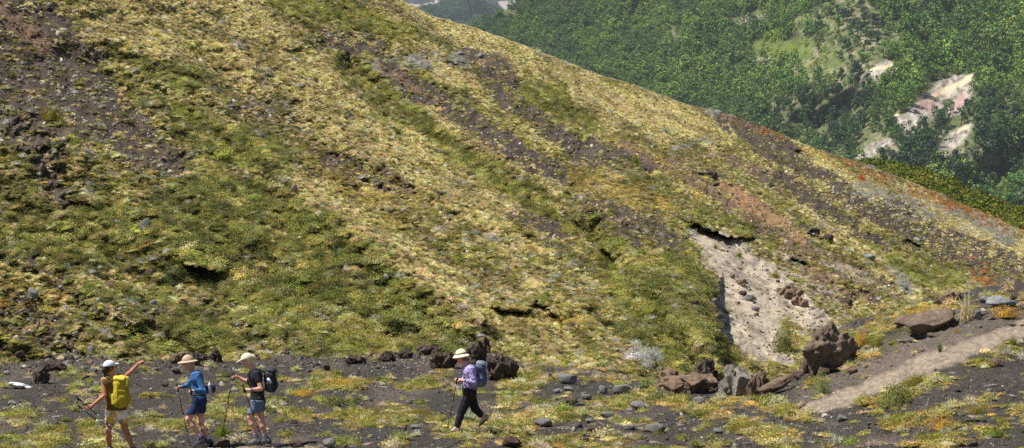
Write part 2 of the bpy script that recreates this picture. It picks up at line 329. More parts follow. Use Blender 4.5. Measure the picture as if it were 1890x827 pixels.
Z_PATH = [(1470, 768, 6), (1510, 752, 12), (1570, 731, 17), (1640, 702, 19), (1710, 671, 19), (1780, 645, 18), (1850, 619, 17), (1960, 578, 18), (2200, 500, 18)]
Z_TRAIL = [(-200, 860, 8), (300, 846, 10), (460, 828, 6), (560, 827, 5), (640, 832, 3), (800, 850, 3)]
Z_ASH = [[(1550, 702, 14), (1620, 668, 20), (1700, 632, 26), (1790, 598, 26), (1900, 570, 24)], [(1690, 700, 10), (1760, 676, 12), (1830, 700, 14)], [(1530, 780, 14), (1600, 775, 20), (1640, 800, 16)], [(1830, 760, 10), (1890, 800, 18)], [(0, 745, 14), (100, 742, 18), (190, 738, 14)],
         [(450, 668, 12), (560, 668, 16), (700, 682, 16), (800, 676, 14)], [(240, 690, 14), (310, 700, 16)], [(560, 756, 8), (640, 748, 14), (700, 752, 10)], [(1030, 792, 12), (1110, 788, 16), (1200, 800, 10)], [(1420, 735, 8), (1480, 740, 10)], [(480, 800, 8), (600, 800, 12), (760, 806, 8)], [(1160, 770, 8), (1240, 762, 8)], [(700, 740, 8), (800, 735, 10), (830, 750, 10)]]
def ground_zones(px, py):
    sx = py * 0 + 1
    mats = field(px, py * 1.0, Z_MAT, 201, 14, .5)
    n = fbm(px / 46, py / 13, 210, 4)
    mats = np.clip(mats * sstep(.42, .56, n + .03) + sstep(.63, .71, n) * .5, 0, 1)
    mats = mats * (1 - .93 * field(px, py, Z_ASH, 202, 12, .5)) * .9
    path = 1 - sstep(.55, 1.25, segdist(px + (fbm(px / 20, py / 9, 211, 3) - .5) * 20, py + (fbm(px / 20, py / 9, 212, 3) - .5) * 14, Z_PATH))
    trail = .75 * (1 - sstep(.5, 1.4, segdist(px, py + (fbm(px / 30, py / 9, 213, 3) - .5) * 12, Z_TRAIL)))
    path2 = .25 * (1 - sstep(.6, 1.6, segdist(px, py, [(1500, 735, 30), (1640, 670, 34), (1780, 610, 34), (1900, 575, 34)])))
    return mats * (1 - np.clip(path * 2, 0, 1)), np.maximum.reduce([path, trail, path2])
def ground_color(px, py, mats, path):
    base = np.broadcast_to(np.asarray((.056, .048, .041)), px.shape + (3,)).copy()
    base = mixc(base, (.115, .09, .078), sstep(.5, .75, fbm(px / 90, py / 30, 221, 4)) * .8)
    base = mixc(base, (.15, .12, .07), mats * .4)
    back = 1 - sstep(646, 672, py)
    base = mixc(base, (.13, .10, .082), back * (px < 1250) * .7)
    base = mixc(base, C['path'], path * (.80 + .4 * fbm(px / 24, py / 7, 223, 4)).clip(0, 1)); base = mixc(base, (.12, .10, .085), path * sstep(.56, .66, fbm(px / 11, py / 4, 224, 3)) * .45)
    return base * (.7 + .6 * fbm(px / 4, py / 2.5, 222, 3))[..., None]
def build_ground():
    cols = axis_px(-900, 2600, 2.6)
    yy = np.concatenate([[6000, 4000, 2800, 2200, 1800, 1500, 1300, 1150, 1050, 980], np.linspace(930, 835, 12), np.linspace(833, 0, 200)])
    X, K = np.meshgrid(cols, np.arange(len(yy), dtype=float)); g = np.interp(X, GSKY_X, GSKY_Y) + (fbm(X / 18, X * 0, 61, 3) - .5) * 8
    fr = np.clip((K - 22) / (len(yy) - 1 - 22), 0, 1)
    Y = np.where(K < 22, yy[K.astype(int)], 833 + (g - 833) * fr)
    P = at(X, Y, ground_D(X, Y)); m, p = ground_zones(X, Y); col = ground_color(X, Y, m, p)
    rows = [P]; crow = [col]; top = P[-1]
    dirs = top - np.array([0, 0, CAM_Z]); dirs = dirs / dirs[:, 1:2]
    for b in (.4, 1.0, 2, 4, 8, 14):
        q = (top + dirs * b).copy(); q[:, 2] -= .05 * b + .5 * b * b / (b + 2); rows.append(q[None]); crow.append(col[-1][None])
    P = np.concatenate(rows, 0); col = np.concatenate(crow, 0)
    me = mesh_np('bench', P.reshape(-1, 3), grid_faces(P.shape[0], P.shape[1]), M_GROUND, True, [('base', 'POINT', col.reshape(-1, 3))])
    link('ground', me, kind='structure')
    # the worn path up the right-hand bank, a skin just above the gravel
    L = []; pts = np.array(Z_PATH[1:-1], float)
    s = np.linspace(0, len(pts) - 1, 240); cx = np.interp(s, range(len(pts)), pts[:, 0]); cy = np.interp(s, range(len(pts)), pts[:, 1]); cw = np.interp(s, range(len(pts)), pts[:, 2])
    k = np.linspace(-.8, .8, 14)
    X = cx[:, None] + 0 * k[None]; wob = 1 + (fbm(s * 9, s * 0, 71, 3) - .5) * .5
    Y = cy[:, None] + k[None] * (cw * wob)[:, None] * np.where(k[None] < 0, .85, 1.0)
    P = at(X, Y, ground_D(X, Y)); P[..., 2] += .020 * (1 - np.abs(k[None]) ** 2) - .010
    m, p = ground_zones(X, Y); col = ground_color(X, Y, m, np.maximum(p, 0))
    me = mesh_np('path', P.reshape(-1, 3), grid_faces(*X.shape), M_GROUND, True, [('base', 'POINT', col.reshape(-1, 3))])
    link('path', me, kind='structure')
build_ground()

# ---------------------------------------------------------------- far slopes
CSKY_X = [500, 700, 800, 870, 900, 930, 965, 1050, 1200, 1400, 1700, 2000, 2700]
CSKY_Y = [190, 120, 85, 50, 36, 20, -5, -40, -90, -130, -180, -220, -260]
CFIELD_MEADOW = [[(1480, 45, 20), (1530, 36, 34), (1590, 40, 40), (1630, 80, 30)], [(1500, 110, 40), (1600, 130, 40)], [(1540, 90, 40), (1560, 130, 34), (1590, 180, 20)], (.8, [(1400, 90, 20), (1470, 110, 30)]),
                 (.9, [(1345, 48, 8), (1385, 34, 14), (1415, 24, 8)]), (.8, [(1690, 10, 20), (1710, 20, 12)]), (.6, [(1440, 190, 14), (1520, 190, 20), (1560, 200, 16)]), (.8, [(985, 98, 12), (1010, 98, 8)]),
                 (.7, [(1235, 62, 10), (1232, 80, 8), (1255, 58, 10)]), (.6, [(1750, 280, 16), (1800, 290, 24), (1870, 300, 20)]), (.7, [(1600, 270, 14), (1650, 290, 20), (1720, 310, 14)]), (.6, [(930, 22, 5), (945, 20, 5)])]
CFIELD_LIME = [(.9, [(1400, 90, 16), (1440, 90, 20), (1490, 90, 16)]), (.5, [(1540, 110, 20), (1500, 130, 20)]), (.4, [(1600, 330, 20), (1850, 350, 20)])]
CFIELD_SCAR = [[(1600, 140, 9), (1620, 130, 12), (1645, 124, 11)], [(1604, 136, 8), (1612, 145, 6)], [(1795, 140, 6), (1765, 155, 14), (1735, 175, 20), (1705, 205, 20), (1680, 232, 20)], [(1790, 155, 8), (1775, 185, 18), (1755, 205, 10)],
               [(1650, 215, 6), (1668, 235, 14)], [(1590, 290, 8), (1615, 272, 10), (1640, 262, 8)], [(1785, 236, 7), (1765, 255, 13), (1745, 280, 12), (1730, 298, 5)], (.7, [(1360, 42, 5), (1400, 30, 7)])]
CFIELD_PINK = [[(1700, 190, 10), (1718, 196, 12), (1726, 204, 7)], [(1775, 185, 10), (1760, 205, 6)]]
CFIELD_PALE = [[(1795, 142, 4), (1770, 156, 5), (1745, 165, 5), (1715, 180, 4)], [(1604, 128, 4), (1645, 120, 4)], [(1785, 233, 4), (1770, 240, 3)], [(1645, 213, 3), (1655, 212, 3)]]
def far_D(px, py):
    yb, yt = 430., -300.
    s = (yb - py) / (yb - yt)
    near = np.interp(px, [500, 870, 1200, 1600, 2000, 2700], [2500, 2500, 2300, 1900, 1800, 1800])
    farr = np.interp(px, [500, 870, 1200, 1600, 2000, 2700], [4600, 4600, 4300, 3700, 3500, 3500])
    D = 1 / ((1 - s) / near + s / farr)
    c, q = math.cos(R(-35)), math.sin(R(-35)); al, ac = px * c + py * q, -px * q + py * c
    rel = (fbm(al / 260, ac / 90, 301, 3) - .5) * .068 + (fbm(px / 60, py / 40, 302, 3) - .5) * .015
    spur = segdist(px, py, [(1470, 30, 40), (1560, 60, 50), (1640, 130, 60), (1700, 260, 50)])
    rel = rel * (1 - .7 * (1 - sstep(.3, 1.3, spur))) - .02 * (1 - sstep(0, 1.6, spur))
    sc = segdist(px, py, [(1790, 140, 14), (1740, 180, 26), (1690, 240, 24)])
    rel = rel + .012 * (1 - sstep(0, 1.4, sc)) * (fbm(px / 9, py / 16, 303, 3) - .3)
    return D * (1 + rel * sstep(-20, 60, py - np.interp(px, CSKY_X, CSKY_Y)))
def far_zones(px, py):
    px = np.asarray(px, float); py = np.asarray(py, float)
    scar = field(px, py, CFIELD_SCAR, 311, 7, .35); mead = field(px, py, CFIELD_MEADOW, 312, 12, .4)
    mead = np.clip(mead + .75 * sstep(.58, .68, fbm(px / 36, py / 20, 315, 4)) * sstep(1250, 1500, px), 0, 1)
    return scar, mead, field(px, py, CFIELD_LIME, 313, 12, .5)
def build_far():
    cols = np.concatenate([np.arange(500, 860, 12), np.arange(860, 1930, 3.2), np.arange(1930, 2700, 12)])
    t = np.linspace(0, 1, 190); X, T = np.meshgrid(cols, t)
    ys = np.interp(X, CSKY_X, CSKY_Y); Y = 520 + (ys - 520) * T
    P = at(X, Y, far_D(X, Y)); sc, me_, li = far_zones(X, Y)
    base = np.broadcast_to(np.asarray((.03, .05, .016)), X.shape + (3,)).copy(); base = mixc(base, (.12, .135, .055), sstep(1250, 1450, X) * sstep(60, 200, Y) * .9)
    n = fbm(X / 16, Y / 10, 320, 4)
    base = mixc(base, (.13, .14, .055), me_); base = mixc(base, (.30, .26, .17), me_ * sstep(.50, .62, n) * .75); base = mixc(base, (.05, .07, .025), me_ * sstep(.54, .62, fbm(X / 6, Y / 4, 325, 3)) * .7); base = mixc(base, (.11, .15, .03), li * .9)
    base = mixc(base, (.44, .39, .33), sc); base = mixc(base, (.20, .19, .15), sc * sstep(.5, .62, fbm(X / 9, Y / 9, 321, 4)) * .7)
    base = base * (1 - sc[..., None] * (.55 * sstep(.45, .62, fbm((X + Y) / 12, (X - Y) / 3.5, 326, 4)))[..., None]); base = mixc(base, (.38, .25, .22), field(X, Y, CFIELD_PINK, 322, 5, .5) * sc); base = mixc(base, (.60, .47, .31), field(X, Y, CFIELD_PALE, 323, 4, .4) * sc)
    P = np.concatenate([P, (P[-1] + np.array([0, 800, -300]))[None]], 0); base = np.concatenate([base, base[-1:]], 0)
    me = mesh_np('forested_mountain', P.reshape(-1, 3), grid_faces(P.shape[0], P.shape[1]), M_FAR, True, [('base', 'POINT', base.reshape(-1, 3))])
    link('mountain', me, kind='structure')
    # farthest range, grey rock above a forested spur
    cols = np.arange(300, 1500, 6.); t = np.linspace(0, 1, 60); X, T = np.meshgrid(cols, t)
    ys = -40 - 50 * fbm(X / 120, X * 0, 331, 4); Y = 260 + (ys - 260) * T
    D = 9000 + (260 - Y) * 14 + (fbm(X / 60, Y / 30, 332, 4) - .5) * 1500
    P = at(X, Y, D); base = np.broadcast_to(np.asarray((.30, .25, .24)), X.shape + (3,)).copy()
    base = mixc(base, (.20, .16, .14), sstep(.45, .65, fbm(X / 18, Y / 10, 333, 4)) * .8)
    base = mixc(base, (.85, .85, .86), field(X, Y, [[(806, 0, 2.5), (810, 12, 2)]], 334, 2, .4))
    me = mesh_np('rocky_range', P.reshape(-1, 3), grid_faces(*X.shape), M_FAR, True, [('base', 'POINT', base.reshape(-1, 3))]); link('mountain', me, kind='structure')
    cols = np.arange(600, 1200, 3.); t = np.linspace(0, 1, 60); X, T = np.meshgrid(cols, t)
    ys = np.interp(X, [600, 727, 780, 800, 830, 855, 880, 900, 915, 960, 1200], [60, 34, 20, 14, 10, 3, 2, 12, 20, 40, 120]) + (fbm(X / 8, X * 0, 335, 3) - .5) * 4; Y = 260 + (ys - 260) * T
    D = 6000 + (260 - Y) * 8 + (fbm(X / 30, Y / 20, 336, 4) - .5) * 700
    P = at(X, Y, D); base = np.broadcast_to(np.asarray((.020, .050, .028)), X.shape + (3,)) * (.6 + .8 * fbm(X / 5, Y / 4, 337, 3))[..., None]
    P = np.concatenate([P, (P[-1] + np.array([0, 900, -400]))[None]], 0); base = np.concatenate([base, base[-1:]], 0)
    me = mesh_np('forested_spur', P.reshape(-1, 3), grid_faces(P.shape[0], P.shape[1]), M_FAR, True, [('base', 'POINT', base.reshape(-1, 3))]); link('mountain', me, kind='structure')
    # valley floor out to the horizon
    v = [(-14000, 160, -70), (14000, 160, -70), (14000, 15000, -320), (-14000, 15000, -320)]
    me = mesh_np('valley', v, [(0, 1, 2, 3)], M_FAR, False, [('base', 'POINT', np.array([(.03, .05, .02)] * 4))]); link('terrain', me, kind='structure')
build_far()

def build_haze():
    lo, hi = (-14500, -400, -420), (14500, 15500, 1800)
    v = [(x, y, z) for x in (lo[0], hi[0]) for y in (lo[1], hi[1]) for z in (lo[2], hi[2])]
    f = [(0, 1, 3, 2), (4, 6, 7, 5), (0, 4, 5, 1), (2, 3, 7, 6), (0, 2, 6, 4), (1, 5, 7, 3)]
    m = bpy.data.materials.new('haze'); m.use_nodes = True; t = m.node_tree; t.nodes.remove(t.nodes['Principled BSDF'])
    p = t.nodes.new('ShaderNodeVolumePrincipled'); p.inputs['Density'].default_value = 3.0e-5; p.inputs['Color'].default_value = (.80, .90, 1, 1); p.inputs['Anisotropy'].default_value = .1
    t.links.new(p.outputs[0], t.nodes['Material Output'].inputs['Volume'])
    link('haze', mesh_np('haze', v, f, m, False), kind='stuff', label='thin blue haze in the air of the valley', category='haze')
build_haze()

# ---------------------------------------------------------------- plant and stone meshes used by the ground cover
def leaves_mesh(name, centres, normals, size, mat, jitter=.6, shade=None, extra=None, aspect=1.6):
    n = len(centres); up = np.array([0, 0, 1.0])
    d = normals + RNG.normal(0, jitter, (n, 3)); d /= np.linalg.norm(d, axis=1, keepdims=True)
    a = np.cross(d, RNG.normal(0, 1, (n, 3))); a /= np.linalg.norm(a, axis=1, keepdims=True); b = np.cross(d, a)
    sz = size * RNG.uniform(.6, 1.35, (n, 1))
    v = np.stack([centres + a * sz * aspect, centres + b * sz * .7, centres - a * sz * aspect * .8, centres - b * sz * .7], 1).reshape(-1, 3)
    f = np.arange(n * 4).reshape(-1, 4)
    if shade is None: shade = RNG.uniform(.6, 1.35, n)
    col = np.repeat(np.clip(shade, 0, 2)[:, None] * np.array([[1, 1, 1.]]) * (1 + RNG.normal(0, .06, (n, 3))), 4, 0)
    if extra is not None:
        ev, ef, ec = extra; f = np.concatenate([f, ef + len(v)]); v = np.concatenate([v, ev]); col = np.concatenate([col, ec])
    return mesh_np(name, v, f, mat, False, [('shade', 'POINT', col)])
def dome_pts(n, h, lump=.25, seed=0, fill=.35):
    th = RNG.uniform(0, 2 * math.pi, n); z = RNG.uniform(-.05, 1, n); r = np.sqrt(np.clip(1 - z * z, 0, 1))
    rr = 1 + (fbm(th * 1.2 + 5 + seed, z * 2, seed, 3) - .5) * 2 * lump
    k = rr * (1 - fill * RNG.random(n) ** 2)
    nrm = np.stack([r * np.cos(th), r * np.sin(th), z + .25], 1); p = np.stack([r * np.cos(th) * k, r * np.sin(th) * k, np.maximum(z, 0) * h * k], 1)
    return p, nrm / np.linalg.norm(nrm, axis=1, keepdims=True)
def core(h, k=.58):
    v = []; f = []; nn = 8
    for j, (rz, rr) in enumerate(((-.1, 1), (.45, .85), (.85, .45))):
        for i in range(nn): a = 2 * math.pi * i / nn; v.append((math.cos(a) * rr * k, math.sin(a) * rr * k, rz * h * k * 1.1))
    for j in range(2):
        for i in range(nn): i2 = (i + 1) % nn; f.append((j * nn + i, j * nn + i2, (j + 1) * nn + i2, (j + 1) * nn + i))
    f.append((16, 18, 20, 22)); f.append((16, 17, 18, 18)) if False else None
    f = [q for q in f if q]
    return np.array(v, float), np.array(f), np.tile(np.array([[.62, .58, .54]]), (len(v), 1))
HID = bpy.data.collections.new('plant_library')      # not linked to the scene: only a source for the ground cover
def lib(name, me):
    o = bpy.data.objects.new(name, me); return o
def set_col(name, objs):
    c = bpy.data.collections.new(name)
    for o in objs: c.objects.link(o)
    return c
def make_shrub(i, n=300, h=.75, size=.05, mat=None):
    p, nr = dome_pts(n, h, .45, i * 3 + 1); return leaves_mesh('shrub', p, nr, size, mat or M_LEAF, .7, extra=core(h))
def make_mat(i, n=240, h=.32, mat=None, size=.05):
    p, nr = dome_pts(n, h, .55, i * 5 + 2, .5); p[:, :2] *= (1, .75); return leaves_mesh('mat', p, nr, size, mat or M_LEAF, .6, extra=core(h, .5))
def blades(n, length, spread, width, droop, mat, seed, col=(1, 1, 1)):
    rg = np.random.default_rng(seed)
    th = rg.uniform(0, 2 * math.pi, n); lean = rg.uniform(.05, 1, n) ** .7 * spread; L = length * rg.uniform(.55, 1.1, n)
    bx = rg.normal(0, .10, (n, 2))
    d = np.stack([np.cos(th) * np.sin(lean), np.sin(th) * np.sin(lean), np.cos(lean)], 1)
    side = np.stack([-np.sin(th), np.cos(th), 0 * th], 1) + rg.normal(0, .5, (n, 3)); side /= np.linalg.norm(side, axis=1, keepdims=True)
    b0 = np.concatenate([bx, np.zeros((n, 1)) - .05], 1); m = b0 + d * L[:, None] * .55
    tip = b0 + d * L[:, None]; tip[:, 2] -= droop * L * np.sin(lean)
    wv = side * width
    v = np.stack([b0 - wv, b0 + wv, m + wv, m - wv, tip + wv * .3, tip - wv * .3], 1).reshape(-1, 3)
    k = np.arange(n)[:, None] * 6
    f = np.concatenate([k + np.array([[0, 1, 2, 3]]), k + np.array([[3, 2, 4, 5]])])
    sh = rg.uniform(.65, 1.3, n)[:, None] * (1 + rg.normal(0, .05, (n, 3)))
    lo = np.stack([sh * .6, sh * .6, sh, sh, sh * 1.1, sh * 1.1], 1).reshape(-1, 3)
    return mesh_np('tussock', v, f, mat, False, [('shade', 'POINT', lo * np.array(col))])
def ico(sub):
    import bmesh
    bm = bmesh.new(); bmesh.ops.create_icosphere(bm, subdivisions=sub, radius=1)
    v = np.array([q.co[:] for q in bm.verts]); f = np.array([[x.index for x in q.verts] for q in bm.faces]); bm.free()
    return v, f
from mathutils import noise as mn
def rock_verts(sub, seed, squash=(1, .8, .6), cuts=24, rough=.06, fine=.04, fs=6.0):
    v, f = ico(sub); rg = np.random.default_rng(seed); v = v.copy()
    for _ in range(cuts):                                   # planar facets
        n = rg.normal(0, 1, 3); n /= np.linalg.norm(n); d = rg.uniform(.55, .86)
        k = v @ n - d; v -= np.where(k > 0, k * .94, 0)[:, None] * n
    o = rg.uniform(-50, 50, 3)
    L = np.linalg.norm(v, axis=1, keepdims=True); u = v / L
    d1 = np.array([mn.fractal(Vector(q * 1.6 + o), 1, 2, 4) for q in u]); d2 = np.array([mn.ridged_multi_fractal(Vector(q * fs + o), 1, 2, 3, 1, 1) - 1 for q in u])
    v = v * (1 + rough * d1 + fine * d2)[:, None]
    return v * np.array(squash), f
def rock_mesh(name, sub, seed, mat, **k):
    v, f = rock_verts(sub, seed, **k); return mesh_np(name, v, f, mat, False)

SH_LIB = set_col('shrub_kinds', [lib('shrub_%d' % i, make_shrub(i)) for i in range(4)])
MT_LIB = set_col('mat_kinds', [lib('mat_%d' % i, make_mat(i)) for i in range(4)])
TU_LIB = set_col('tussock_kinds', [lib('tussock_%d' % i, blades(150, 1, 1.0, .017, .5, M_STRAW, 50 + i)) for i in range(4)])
ST_LIB = set_col('stone_kinds', [lib('stone_%d' % i, rock_mesh('stone', 2, 60 + i, M_STONE_I)) for i in range(5)])

def scatter(name, pts, rot, scale, col, coll, nvar, label=None, category=None):
    n = len(pts); me = mesh_np(name, pts, np.zeros((0, 4), int), None, False, [('col', 'POINT', col)])
    for nm, val in (('rot', rot), ('scl', scale)):
        a = me.attributes.new(nm, 'FLOAT_VECTOR', 'POINT'); a.data.foreach_set('vector', np.asarray(val, np.float32).ravel())
    a = me.attributes.new('idx', 'INT', 'POINT'); a.data.foreach_set('value', RNG.integers(0, nvar, n).astype(np.int32))
    o = link(name, me, kind='stuff', label=label, category=category)
    g = bpy.data.node_groups.new(name, 'GeometryNodeTree')
    g.interface.new_socket('Geometry', in_out='INPUT', socket_type='NodeSocketGeometry'); g.interface.new_socket('Geometry', in_out='OUTPUT', socket_type='NodeSocketGeometry')
    N = g.nodes; gi = N.new('NodeGroupInput'); go = N.new('NodeGroupOutput'); ip = N.new('GeometryNodeInstanceOnPoints')
    ci = N.new('GeometryNodeCollectionInfo'); ci.inputs['Collection'].default_value = coll; ci.inputs['Separate Children'].default_value = True; ci.inputs['Reset Children'].default_value = True
    def na(nm, ty):
        q = N.new('GeometryNodeInputNamedAttribute'); q.data_type = ty; q.inputs['Name'].default_value = nm; return q.outputs['Attribute']
    g.links.new(gi.outputs[0], ip.inputs['Points']); g.links.new(ci.outputs[0], ip.inputs['Instance']); ip.inputs['Pick Instance'].default_value = True
    g.links.new(na('idx', 'INT'), ip.inputs['Instance Index'])
    er = N.new('FunctionNodeEulerToRotation'); g.links.new(na('rot', 'FLOAT_VECTOR'), er.inputs[0]); g.links.new(er.outputs[0], ip.inputs['Rotation'])
    g.links.new(na('scl', 'FLOAT_VECTOR'), ip.inputs['Scale']); g.links.new(ip.outputs[0], go.inputs[0])
    md = o.modifiers.new('scatter', 'NODES'); md.node_group = g
    return o
def tint(base, n, amp=.18, hue=.06):
    base = np.asarray(base); return np.clip(base * RNG.lognormal(0, amp, (n, 1)) * (1 + RNG.normal(0, hue, (n, 3))), .004, .95)
def pick(cols, wts, n):
    i = RNG.choice(len(cols), n, p=np.array(wts) / sum(wts)); return np.array(cols)[i]
def rots(n, lean=(0.12, 0.25)):
    return np.stack([RNG.normal(lean[0], .12, n), RNG.normal(lean[1], .12, n), RNG.uniform(0, 6.28, n)], 1)

# candidate spots on the hill: random in the slope's own grid, kept in proportion to true ground area
def hill_candidates(n, xlo=-260, xhi=2150, power=.75):
    px = RNG.uniform(xlo, xhi, n); ys = skyline(px) + 2; yb = np.interp(px, BASE_X, BASE_Y) + 12
    lo = np.maximum(ys, -90); py = lo + (yb - lo) * RNG.random(n); ok = yb > lo
    D = hill_D(px, py, 0); inv_wt = (D / 150.) ** (2 * power); keep = ok & (RNG.random(n) < inv_wt * 1.3)
    return px[keep], py[keep]
def hill_cover():
    px, py = hill_candidates(850000)
    z = hill_zones(px, py); n = len(px); P = hill_P(px, py); D = P[:, 1]
    al, ac = px * c28[0] + py * c28[1], -px * c28[1] + py * c28[0]
    n1 = fbm(al / 90, ac / 20, 401, 4); n2 = fbm(px / 18, py / 12, 402, 3); n3 = fbm(al / 110, ac / 22, 403, 4)
    bare = z['bare']; bn = fbm(px / 9, py / 7, 406, 3); bare = np.clip(bare + (bn - .5) * 1.1 * (bare > .15) * (bare < .97) * (z['sand'] < .4), 0, 1); veg = RNG.random(n) > bare * (.94 + .045 * (bare > .5) + .01 * (z['sand'] > .5))
    # open patches of loose ground between plants
    gaps = sstep(.60, .70, n2) * (.45 - .4 * z['green']) * (1 - .6 * z['tan']) ; veg &= RNG.random(n) > gaps
    gw = z['green'] * 2.2 * sstep(.30, .5, n1 + .05) + .45 * sstep(.5, .66, n1) + .05
    n4 = fbm(al / 60, ac / 14, 404, 4); tw = (z['tan'] * 4.6 * sstep(.34, .50, n4 + .06) + .85 * sstep(.42, .62, n3) + .12) * (1 - .6 * sstep(.55, .66, n1))
    ow = .45 + z['ochre'] * 2.2 + 1.6 * sstep(.50, .62, n2)
    patch = (.68 + .62 * sstep(.25, .75, fbm(al / 60, ac / 13, 405, 4)))[:, None]
    sw = z['silver'] * 2.2 + .03; rw = z['rust'] * .55
    W = np.stack([gw, tw, ow, sw, rw], 1); W = W / W.sum(1, keepdims=True); cum = np.cumsum(W, 1)
    kind = (RNG.random(n)[:, None] > cum).sum(1).clip(0, 4)
    # shrubs
    q = veg & (kind == 0); m = q.sum(); sz = RNG.lognormal(-2.38, .42, m).clip(.04, .28) * (.85 + .5 * z['green'][q])
    base = pick([rgb(132, 130, 62), rgb(112, 116, 54), rgb(152, 146, 80), rgb(84, 92, 46), rgb(150, 146, 104)], [3, 3, 2.5, 1.5, 1.4], m)
    scatter('low_shrubs', P[q], rots(m), np.stack([sz * RNG.uniform(.8, 1.3, m), sz * RNG.uniform(.8, 1.3, m), sz * RNG.uniform(.55, .95, m)], 1), tint(base * 1.28 * patch[q], m, .22), SH_LIB, 4,
            'green and olive low shrubs growing over the hillside', 'shrubs')
    # straw tussocks
    q = veg & (kind == 1) & (RNG.random(n) < .9); m = q.sum(); sz = RNG.lognormal(-2.25, .3, m)
    base = pick([rgb(214, 196, 144), rgb(198, 182, 128), rgb(224, 208, 166), rgb(158, 152, 84)], [4, 3, 2, 2], m)
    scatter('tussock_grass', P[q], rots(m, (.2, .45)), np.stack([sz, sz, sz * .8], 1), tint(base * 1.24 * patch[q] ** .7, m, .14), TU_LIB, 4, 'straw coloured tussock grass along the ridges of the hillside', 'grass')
    # cushions and mats
    q = veg & (kind == 2); m = q.sum(); sz = RNG.lognormal(-2.5, .42, m)
    oc = z['ochre'][q][:, None]
    b1 = pick([rgb(140, 136, 66), rgb(114, 116, 52), rgb(156, 144, 74), rgb(108, 98, 56), rgb(180, 170, 122)], [3, 2.5, 2, 2, 2], m); b2 = pick([rgb(180, 150, 76), rgb(168, 146, 74), rgb(196, 176, 116)], [1, 1, 1], m)
    scatter('cushion_plants', P[q], rots(m), np.stack([sz * 1.2, sz * 1.2, sz], 1), tint((b1 * (1 - .7 * oc) + b2 * .7 * oc) * 1.2 * patch[q], m, .24), MT_LIB, 4, 'olive and ochre cushion plants between the tussocks of the hillside', 'cushion plants')
    q = veg & (kind == 3); m = q.sum(); sz = RNG.lognormal(-2.4, .35, m)
    scatter('silver_shrubs', P[q], rots(m), np.stack([sz * 1.2, sz * 1.2, sz], 1), tint(pick([rgb(186, 184, 176), rgb(160, 162, 150), rgb(150, 146, 136)], [2, 2, 1], m) * 1.1, m, .15, .03), SH_LIB, 4, 'pale silvery grey dwarf shrubs on the hillside', 'shrubs')
    q = veg & (kind == 4); m = q.sum(); sz = RNG.lognormal(-2.3, .35, m)
    scatter('rusty_shrubs', P[q], rots(m), np.stack([sz * 1.2, sz * 1.2, sz], 1), tint(pick([rgb(178, 108, 70), rgb(164, 116, 76), rgb(190, 142, 84)], [2, 2, 2], m), m, .2), SH_LIB, 4, 'rust red dwarf shrubs along the crest at the right', 'shrubs')
    # loose stones: on bare ground mostly
    r = RNG.random(n); q = ~veg & (r < .22 - .15 * (z['sand'] > .4)) | (veg & (r < .02)); m = q.sum(); sz = RNG.lognormal(-3.65, .65, m).clip(.008, .20); zs = z['sand'][q]
    base = pick([rgb(130, 118, 104), rgb(102, 90, 78), rgb(170, 162, 148), rgb(190, 188, 176), rgb(108, 86, 70), rgb(80, 70, 62)], [3, 4, 1.3, .5, 1.6, 2.4], m)
    scatter('scree_stones', P[q] + np.array([0, 0, .01]), RNG.uniform(0, 6.28, (m, 3)), np.stack([sz, sz, sz * .8], 1), tint(base, m, .15, .03), ST_LIB, 5, 'loose grey and brown scree stones strewn over the hillside', 'stones')
    # small dry tufts on the scree
hill_cover()

# ---------------------------------------------------------------- forest on the far slopes
def tree_crown(seed, slim=1.0, n=230):
    rg = np.random.default_rng(seed); P = []; Nn = []
    for k in range(11):
        t = rg.uniform(0, 1); z = .22 + .68 * t; r = (.36 * (1 - t) ** .6 + .10) * slim; a = rg.uniform(0, 6.28)
        c = np.array([math.cos(a) * r * .55, math.sin(a) * r * .55, z]); m = n // 11
        d = rg.normal(0, 1, (m, 3)); d /= np.linalg.norm(d, axis=1, keepdims=True)
        P.append(c + d * rg.uniform(.09, .17) * np.array([1, 1, .8])); Nn.append(d)
    P = np.concatenate(P); Nn = np.concatenate(Nn)
    # trunk: a tapered four-sided post
    tv = np.array([(x * r, y * r, z) for z, r in ((-.05, .028), (.75, .012)) for x, y in ((1, 0), (0, 1), (-1, 0), (0, -1))]); tf = np.array([(i, (i + 1) % 4, 4 + (i + 1) % 4, 4 + i) for i in range(4)])
    return leaves_mesh('crown', P, Nn, .040, M_TREE_I, .5, extra=(tv, tf, np.tile([[.9, .7, .6]], (8, 1))))
TR_LIB = set_col('tree_kinds', [lib('tree_%d' % i, tree_crown(80 + i, .8 + .1 * i)) for i in range(5)])
